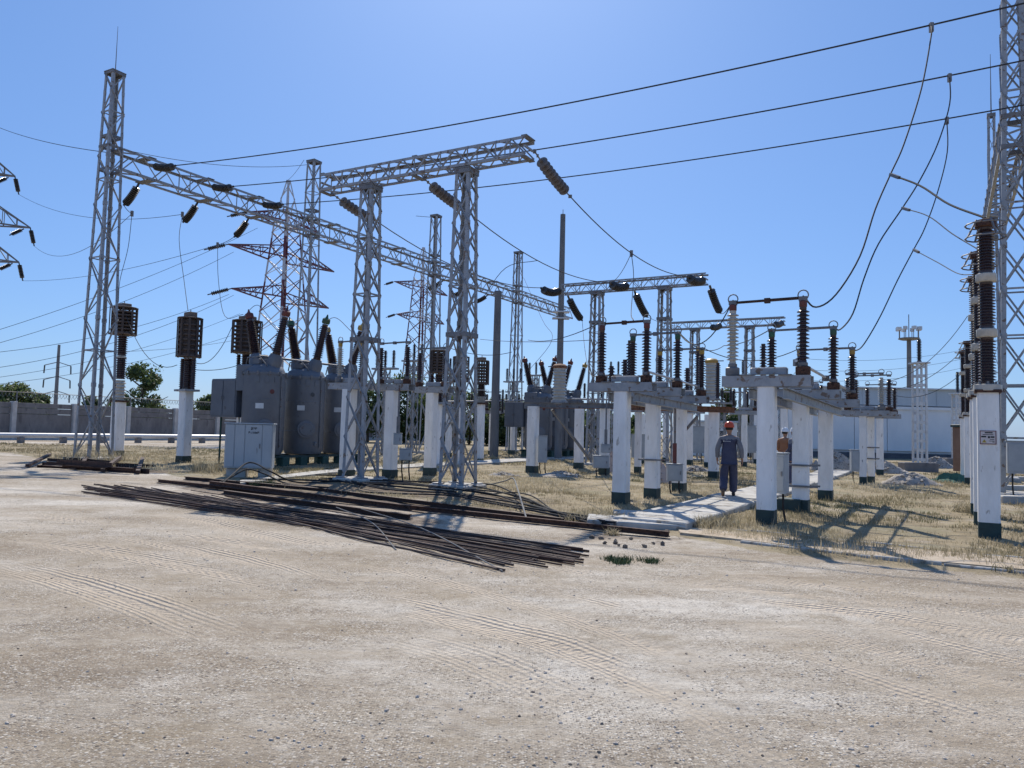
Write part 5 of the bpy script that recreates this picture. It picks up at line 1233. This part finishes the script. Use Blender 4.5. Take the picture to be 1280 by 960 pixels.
for i, (pa, pb, lab) in enumerate((((420, 640), (495, 690), 'thin bent grey rod sticking out of the middle of the rod bundle'), ((445, 640), (628, 717), 'thin loose grey rod reaching nearest of the bundle'))):
    a, b_ = gp(*pa), gp(*pb); a.z = .09; b_.z = .03; tag(MB().tube(spline([a, a.lerp(b_, .5)+V((.15, .05, .04)), b_], 6), .008, 6).build('steel_rod', dull, smooth=True), lab, 'rod')
def ibeam(name, label, pa, pb, h, wd, M_, z=0., group=None, split=1):
    a, b_ = gp(*pa), gp(*pb); d = (b_-a).normalized(); s = V((-d.y, d.x, 0)); mb = MB()
    prof = [(-wd/2, 0), (wd/2, 0), (wd/2, h*.12), (wd*.09, h*.22), (wd*.09, h*.72), (wd*.3, h*.78), (wd*.3, h), (-wd*.3, h), (-wd*.3, h*.78), (-wd*.09, h*.72), (-wd*.09, h*.22), (-wd/2, h*.12)]
    k = 14; vs = []
    for i in range(k+1):
        q = a.lerp(b_, i/k); zz = z+.02
        vs += [q+s*x+UP*(y+zz) for x, y in prof]
    P_ = len(prof); fs = [(i*P_+j, i*P_+(j+1) % P_, i*P_+P_+(j+1) % P_, i*P_+P_+j) for i in range(k) for j in range(P_)] + [tuple(range(P_-1, -1, -1)), tuple(range(k*P_, k*P_+P_))]
    return tag(mb.add(vs, fs).build(name, M_), label, 'rail' if 'rail' in name else 'beam', group)
ibeam('steel_rail', 'longest rusty rail, running from the rod heap to the path end', (198, 604), (836, 673), .085, .11, rust, 0)
ibeam('steel_rail', 'rusty rail lying close behind the longest one', (330, 606), (705, 655), .08, .10, rodm, 0)
ibeam('steel_beam', 'reddish rusty beam with its blunt end beside the rods, upper of two', (262, 611), (512, 645), .10, .13, rust, .075)
ibeam('steel_beam', 'dark rusty beam under the reddish one', (280, 618), (512, 650), .08, .16, rodm, 0)
ibeam('steel_beam', 'dark beam half sunk beside the cabinet', (232, 600), (420, 617), .08, .16, rodm, 0)
random.seed(9)
for i in range(16):
    x0 = random.uniform(45, 110); y0 = 577+random.uniform(0, 10)+(x0-60)*.05; x1 = x0+random.uniform(60, 110); y1 = y0+random.uniform(2, 8)
    a, b_ = gp(x0, y0), gp(min(x1, 212), min(y1, 597)); z = random.choice((.03, .08, .15, .2)); a.z = z; b_.z = z*random.uniform(.4, 1.2)
    d = (b_-a).normalized(); s = d.cross(UP).normalized(); o = MB().lbar(a, b_, random.choice((.10, .13, .16)), .015, s, UP if i % 3 else -UP*1.0).build('angle_bar', rust if i % 2 else rodm); tag(o, 'rusty angle bar in the low scrap heap below the tall left mast', 'bar', 'rusty angle bars in the scrap heap')
for i, (pa, pb) in enumerate((((98, 588), (112, 575)), ((128, 592), (150, 578)), ((172, 594), (178, 580)), ((34, 586), (62, 575)))):
    a, b_ = gp(*pa), gp(*pb); a.z = .1; b_.z = .22; tag(MB().bar(a, b_, .12, .09).build('wooden_sleeper', rodm), ('dark cross timber in the scrap heap, second from its left end', 'dark cross timber in the middle of the scrap heap', 'dark cross timber at the right end of the scrap heap', 'dark cross timber at the left end of the scrap heap')[i], 'timber', 'cross timbers of the scrap heap')
# cables and the bent conduit
def cable(label, pix, r, M_=black, zs=None, group=None):
    pts = []
    for i, p in enumerate(pix):
        q = gp(*p[:2]); q.z = (p[2] if len(p) > 2 else .04)+zg(q.x, q.y); pts.append(q)
    return tag(MB().tube(spline(pts, 7), r, 7).build('cable', M_, smooth=True), label, 'cable', group)
kg = 'black cables on the ground'
cable('black cable arching up in front of the pale metal cabinet, higher one', [(270, 612, .03), (287, 608, .25), (305, 604, .48), (318, 604, .5), (338, 607, .33), (372, 606, .04), (430, 604, .03)], .022, black, None, kg)
cable('black cable arching up in front of the pale metal cabinet, lower one', [(262, 610, .03), (286, 607, .2), (308, 605, .36), (330, 606, .26), (360, 608, .03), (410, 612, .03)], .022, black, None, kg)
for i in range(9):
    o_ = i*2.3; pix = [(395+o_*3, 601+o_*.5), (440+o_, 600+o_*.9), (500, 603+o_), (560, 608+o_*.9), (610, 614+o_), (650+o_, 626+o_*.9), (690+o_*2, 644+o_*.6), (735+o_*2, 657+o_*.2)]
    cable('black cable in the long bundle running past the gantry feet', [(x+random.uniform(-5, 5), y+random.uniform(-1.2, 1.2), random.uniform(.03, .12)) for x, y in pix], .020, black, None, 'black cables of the long bundle')
cable('loose cable loop lying left of the bent conduit', [(610, 622), (640, 622, .1), (665, 630, .14), (690, 642, .05)], .016, black, None, kg)
cable('black hose along the dark rail, left of the gantry', [(300, 603), (360, 604, .06), (430, 606), (500, 612, .07), (570, 618)], .026, black, None, kg)
t = tag(MB().tube(spline([gp(585, 610)+UP*.06, gp(612, 611)+UP*.12, gp(632, 613)+UP*.26, gp(641, 619)+UP*.42, gp(647, 633)+UP*.34, gp(658, 652)+UP*.05], 8), [.016]*41, 8).build('conduit', dull, smooth=True), 'bent grey conduit arching out of the cable bundle right of the gantry', 'conduit')
# rubble by the path end, weeds
random.seed(4)
mudm = mat('mud clod', (.10, .075, .058), (.20, .16, .125), 12, .95)
for i in range(16):
    px, py = random.uniform(738, 838), random.uniform(664, 690); py = min(py, 672+(px-740)*.17+6); g = gp(px, py); mb = MB(); rock_into(mb, (0, 0, .02), random.uniform(.02, .06), .7)
    tag(mb.build('rubble_stone', mudm if i % 3 else stone_d, None, (g.x, g.y, zg(g.x, g.y))), 'dark broken clod among the rubble below the path end', 'stone', 'clods of rubble below the path end')
greenm = bpy.data.materials.new('green weed'); greenm.use_nodes = True; n = greenm.node_tree.nodes; l = greenm.node_tree.links; b = n['Principled BSDF']; b.inputs['Roughness'].default_value = .7; geo = n.new('ShaderNodeNewGeometry'); l.new(ramp(attr('tint'), (0., (.030, .055, .016)), (.5, (.06, .10, .03)), (1., (.15, .17, .06))), b.inputs['Base Color'])
def weeds(label, px, py, wpx, n_, h, seed, M_=greenm):
    r = np.random.default_rng(seed); g = gp(px, py); R = wpx*g.y/FPX/2; a = r.uniform(0, 2*pi, n_); q = np.sqrt(r.uniform(0, 1, n_))*R*(1+.35*np.sin(3*a+seed)); x = g.x+q*np.cos(a); y = g.y+q*np.sin(a)*.75; k = snoise(x, y, seed, 3, 7) > -.2; x, y = x[k], y[k]
    return tag(blade_mass('weed', x, y, h*r.uniform(.5, 1.2, len(x)), np.full(len(x), .012), r.uniform(.1, .9, len(x)), M_, 1.1), label, 'plant', 'patches of weeds')
weeds('low green weed patch on the gravel below the rubble', 790, 703, 62, 420, .07, 1); weeds('small green weed tuft in front of the metal cabinet', 330, 608, 30, 160, .16, 2)
weeds('straw tuft at the broken slab by the path end', 766, 668, 10, 40, .14, 4, grassm); weeds('thin weeds at the outer kerb near the right edge', 1252, 715, 26, 90, .12, 5, grassm); weeds('grey brush at the foot of the tall left mast', 118, 578, 100, 420, .55, 6, grassm); weeds('dry brush left of the cabinet', 262, 592, 60, 260, .5, 7, grassm); weeds('golden grass tuft at the near right path corner', 890, 661, 56, 260, .2, 8, grassm); weeds('golden grass along the rail end beside the path', 748, 653, 84, 330, .2, 9, grassm); weeds('yellow grass clump behind the small grey box at right', 1205, 642, 40, 140, .3, 10, grassm)

# ------------------------------------------------------------------ droppers and other lines
def near_pt(pts, px):
    best = None
    for a, b_ in zip(pts[:-1], pts[1:]):
        for k in range(20):
            p = a.lerp(b_, k/20); v = p-V((0, 0, EYE))
            if v.dot(_f) < 1: continue
            x = 640+FPX*v.dot(_r)/v.dot(_f)
            if best is None or abs(x-px) < best[0]: best = (abs(x-px), p)
    return best[1]
def fine_pts(pts): return spline(pts, 4)
dg_ = 'droppers from the overhead conductors'
specs = [(BEND[0], 1165, [(1164, 45), (1152, 110), (1130, 180), (1113, 218), (1094, 262), (1075, 320), (1045, 368), (1020, 384)], TR_['R1'][1], (1115, 215), AR[0][1], [(1150, 232), (1186, 255)]),
         (BEND[1], 1187, [(1187, 130), (1172, 180), (1150, 225), (1128, 260), (1098, 305), (1080, 348), (1066, 392), (1050, 412)], TR_['R2'][1], (1130, 258), AR[1][1], [(1160, 270), (1190, 292)]),
         (BEND[2], 1183, [(1184, 190), (1172, 240), (1156, 285), (1142, 312), (1122, 350), (1100, 396), (1080, 430), (1070, 438)], TR_['R3'][1], (1143, 312), AR[2][1], [(1172, 328), (1198, 342)])]
for i, (bw_, px, mids, end, br, arr, bm2) in enumerate(specs):
    a = near_pt(bw_, px); pts = [a]
    for j, m_ in enumerate(mids):
        s = (j+1)/(len(mids)+1); pts.append(at(m_[0], m_[1], a.y+(end.y-a.y)*s))
    pts.append(end); nm = ('first', 'second', 'third')[i]
    wire(f'cable drooping from the {("highest", "middle", "lowest")[i]} overhead conductor to the {("nearest", "middle", "farthest")[i]} right switch', spline(pts, 5), .017, dg_, 'dropper')
    MB_ = MB().box(a-UP*.06, (.08, .08, .22)).build('clamp', steel_dk); tag(MB_, f'small clamp where the dropper hangs from the {("highest", "middle", "lowest")[i]} conductor', 'clamp', 'dropper clamps')
    j = 3; q = pts[j+1]
    pts2 = [q]+[at(m_[0], m_[1], q.y+(arr.y-q.y)*(k+1)/3) for k, m_ in enumerate(bm2)]+[arr]
    wire(f'branch cable from the dropper to the top of the {("tallest arrester", "second arrester in line", "third arrester in line")[i]}', spline(pts2, 6), .020 if i == 0 else .012, 'branch cables to the arresters', 'branch_cable')
    d = (pts2[1]-q).normalized(); tag(MB().bar(q, q+d*.35, .06).build('clamp', steel_dk), f'clamp at the fork of the dropper leading to the {("tallest", "second", "third")[i]} arrester', 'clamp', 'fork clamps')
# behind the long portal beam on the left
tops = {0: T1T, 1: T2T, 2: T3T}; ck = [(165, 267), (228, 268), (272, 306)]; mid_ = [[(160, 310), (150, 350)], [(224, 300), (230, 350)], [(273, 350), (281, 395)]]
for i in range(3):
    c = at(ck[i][0], ck[i][1], END_DN[i].y+.9); nm = near_names[i]
    wire(f'short jumper from the {nm} string behind the portal beam to its clamp', sag_pts(END_DN[i], c, .05, 6), .014, 'jumpers behind the portal beam')
    e = tops[i]; wire(f'dropper from the {nm} clamp behind the portal beam to the {("mast side line trap", "rusty trap beside tanks", "trap behind tanks")[i]}', spline([c]+[at(m_[0], m_[1], c.y+(e.y-c.y)*(k+1)/3) for k, m_ in enumerate(mid_[i])]+[e], 6), .013, 'droppers to the line traps', 'dropper')
    tag(MB().box(c, (.1, .1, .24)).build('clamp', steel_dk), f'little dark clamp on the line behind the portal, {nm} one', 'clamp', 'clamps behind the portal')
    src = TL_END[(1, 2, 0)[i]]; wire(f'thin line from the {("middle", "highest", "lowest")[i]} left edge string to the {nm} clamp behind the portal', sag_pts(src, c, (1.3, .9, .5)[i], 16), .013, 'lines from the left edge pylon')
lines = [((-40, 140, 60), (146, 192, 30.3), .5, 'thin earth wire from the upper left sky to the tall left mast'), ((150, 186, 30), (392, 205, 41), .4, 'thin earth wire between the tops of the two nearest portal masts'), ((-20, 418, 50), (322, 285, 66), .5, 'faint line rising to the red and white pylon, uppermost'), ((-20, 434, 50), (292, 315, 66), .6, 'faint line rising to the red and white pylon, second down'), ((-20, 442, 50), (286, 368, 66), .8, 'faint line rising to the red and white pylon, third down'), ((-20, 462, 50), (292, 369, 66), .9, 'faint line rising to the red and white pylon, fourth down'), ((-20, 474, 60), (300, 392, 80), .9, 'faint line rising to the right behind the line traps'), ((-20, 482, 60), (330, 405, 80), .9, 'lowest faint line behind the line traps'),
         ((120, 440, 60), (320, 420, 80), .4, 'faint level line behind the left line traps'), ((380, 200, 41), (353, 228, 68), .3, 'short earth wire from a portal mast to the pylon top'), ((520, 270, 53), (545, 272, 52), .0, 'stub wire at the third portal mast')]
for i, (a, b_, s, lab) in enumerate(lines): wire(lab, sag_pts(at(*a), at(*b_), s, 18), .012 if a[2] < 50 else .016, 'faint distant lines')
# centre jumpers and dropper trees
c1 = GB_END[2].lerp(GC_NEAR[2], .42)-UP*.53; q = at(791, 418, 18.6)
tag(MB().box(c1-UP*.02, (.1, .1, .22)).build('clamp', steel_dk), 'clamp on the conductor between the gantries, above the middle gantry', 'clamp', 'clamps between the gantries')
wire('dropper hanging from the clamp above the middle gantry to the centre switch', spline([c1, at(792, 345, c1.y-1), at(789, 390, c1.y-3), TR_['C1'][0].lerp(TR_['C1'][1], .7)], 6), .013, dg_, 'dropper')
wire('slack wire from the clamp above the middle gantry to its left end string', sag_pts(c1, GC_NEAR[1], .25, 10), .012, 'slack wires of the middle gantry')
c2 = GB_END[1].lerp(GC_NEAR[1], .40)-UP*.53; wire('slack wire hanging down left from the centre conductor past the right gantry leg', spline([c2, at(632, 335, c2.y+1), at(602, 375, c2.y+3)], 6), .013, 'slack wires of the middle gantry')
wire('dropper running down right from the third portal mast to the far tanks', spline([at(655, 348, 60), at(678, 400, 52), at(690, 425, 48), at(655, 470, 46)], 6), .014, dg_, 'dropper')
for i, (p, q, s) in enumerate(((GC_FAR[0], at(745, 470, 24), .9), (GC_FAR[1], at(850, 408, 44), .1), (GC_FAR[2], TR_['R1'][0], .12), (TR_['R1'][0], TR_['C2'][1], .55), (TR_['R2'][0], at(905, 432, 24), .1), (at(905, 432, 24), TR_['C2'][1], .3), (TR_['R3'][0], TR_['C3'][1], .35), (TR_['C1'][0], at(660, 425, 32), .2), (at(740, 425, 26), at(600, 424, 40), .1), (TR_['L2'][1], at(640, 440, 30), .2))):
    wire('slack jumper ' + ('from the left string of the middle gantry', 'from the centre string of the middle gantry', 'from the right string of the middle gantry to the pale insulator', 'from the pale red capped insulator to the centre group', 'left of the green capped insulator', 'curling to the green capped centre insulator', 'from the yellow capped right switch to the centre group', 'leading left from the red capped centre switch', 'level across the gap left of the centre group', 'from the left switch behind the gantry leg')[i], sag_pts(p, q, s, 12), .012, 'slack jumpers')
for i, (px, py, Y) in enumerate(((1108, 477, 28), (1100, 486, 32), (1112, 492, 34))):
    wire(f'thin cable from the far arrester pair to the small far switches, {("upper", "middle", "lower")[i]}', sag_pts(AR[3+(i > 0)][1]+UP*(.9-.9*i), at(px, py, Y), .5, 14), .012, 'cables from the far arresters')
for i, (y0, y1) in enumerate(((448, 425), (462, 436), (475, 447))):
    wire(f'faint distant line behind the floodlight mast, {("upper", "middle", "lower")[i]}', sag_pts(at(1000, y0, 75), at(1215, y1+10, 88), .7, 14), .016, 'faint lines behind the white building')
for i, (p, q) in enumerate((((338, 398, 29.6), (305, 395, 33)), ((398, 412, 31.5), (440, 415, 26)), ((362, 415, 31.5), (350, 340, 40)))):
    wire('looping jumper above the first tank breaker, ' + ('to the line trap', 'to the gantry leg', 'rising to the portal')[i], spline([at(*p), (at(*p)+at(*q))/2+UP*(.5 if i < 2 else 0), at(*q)], 6), .012, 'jumpers above the tank breaker')

# ------------------------------------------------------------------ far bay equipment behind the two switch groups
for i, (px, py, w_, pt, lab) in enumerate(((690, 572, 8, 518, 'behind the tall narrow cabinet'), (708, 566, 7, 518, 'behind the rusty frame strut'), (832, 578, 8, 517, 'between the second and third centre posts'), (862, 582, 8, 518, 'right of the drive box of the centre switch'), (930, 584, 8, 519, 'right of the worker, farther off'), (946, 580, 8, 519, 'left of the nearest right post, farther off'), (560, 572, 8, 517, 'seen through the right gantry leg'), (1012, 588, 8, 516, 'between the two right switch posts, farther off'))):
    k = f'Q{i}'; P(k, px, py, w_, pt, 'thin distant white post ' + lab); switch(k, 'distant switch on the thin post ' + lab, (-.55, .55), .95, (brown, brown), None, 1.5, 'distant switches', rs=.12)
lsg = 'lattice supports of the far bay'
for i, (px, py, pt, Y, lab) in enumerate(((818, 560, 500, 46, 'between the strapped and third centre posts'), (851, 560, 496, 50, 'behind the third centre post'), (902, 560, 505, 52, 'behind the worker, left one'), (928, 560, 470, 54, 'right of the worker, tall one'), (942, 560, 475, 58, 'left of the nearest right post, tall one'), (740, 560, 500, 50, 'behind the rusty frame'), (478, 560, 462, 44, 'between the posts under the left switches'), (514, 560, 452, 48, 'left of the right gantry leg'), (560, 560, 468, 52, 'seen through the right gantry leg'), (640, 560, 478, 60, 'left of the far tanks'), (668, 560, 470, 62, 'behind the far tanks'), (762, 560, 470, 58, 'left of the nearest centre post'), (972, 560, 505, 50, 'behind the two men'))):
    p = at(px, py, Y); zt = at(px, pt, Y).z; t = thing('lattice_support', 'slim grey lattice support in the far bay, ' + lab, 'support', (p.x, Y, 0), -AZ, lsg)
    lattice_col(t, .55, .45, 0, zt, 6, .08, .045, steel, single=False, cross=True); MB().box((0, 0, zt+.05), (1.6, .5, .1)).build('head_beam', steel, t)
    for x in (-.6, 0, .6): put_insul(t, (x, 0, zt+.2), .9, .055, .12, 10, brown)
for i, (a, b_, lab) in enumerate((((690, 498, 46), (905, 503, 52), 'behind the centre group'), ((905, 490, 52), (1010, 492, 56), 'behind the right group'), ((560, 502, 48), (690, 500, 52), 'behind the right gantry leg'))):
    p, q = at(*a), at(*b_); tag(MB().tube([p, (p+q)/2, q], .05, 7).build('bus_tube', steel), 'straight grey bus tube running level ' + lab, 'tube', 'bus tubes of the far bay')
for i, (px, py, Y, d, lab) in enumerate(((800, 572, 40, (.9, .6, 1.2), 'low grey equipment box behind the nearest centre posts'), (866, 566, 44, (1.6, .8, 1.5), 'pale equipment box behind the drive box of the centre switch'), (946, 566, 46, (1.2, .8, 1.6), 'grey equipment box between the worker and the nearest right post'))):
    drive_box(lab, at(px, py, Y), d, -.1, None, boxm, True, 'equipment boxes of the far bay')

for i, (p, q, sg_, lab) in enumerate(((T1T-UP*.45+BX*.5, T2T-UP*2.2-BX*.5, .9, 'from the mast side line trap to the next one'), (T2T-UP*2.1+BX*.5, T3T-UP*.2-BX*.5, .7, 'between the two line traps left of the tanks'), (T2T-UP*2.4+BX*.5, T3T-UP*2.2, .12, 'low between the two line traps left of the tanks'))):
    wire('slack black jumper ' + lab, sag_pts(p, q, sg_, 12), .014, 'jumpers between the line traps')
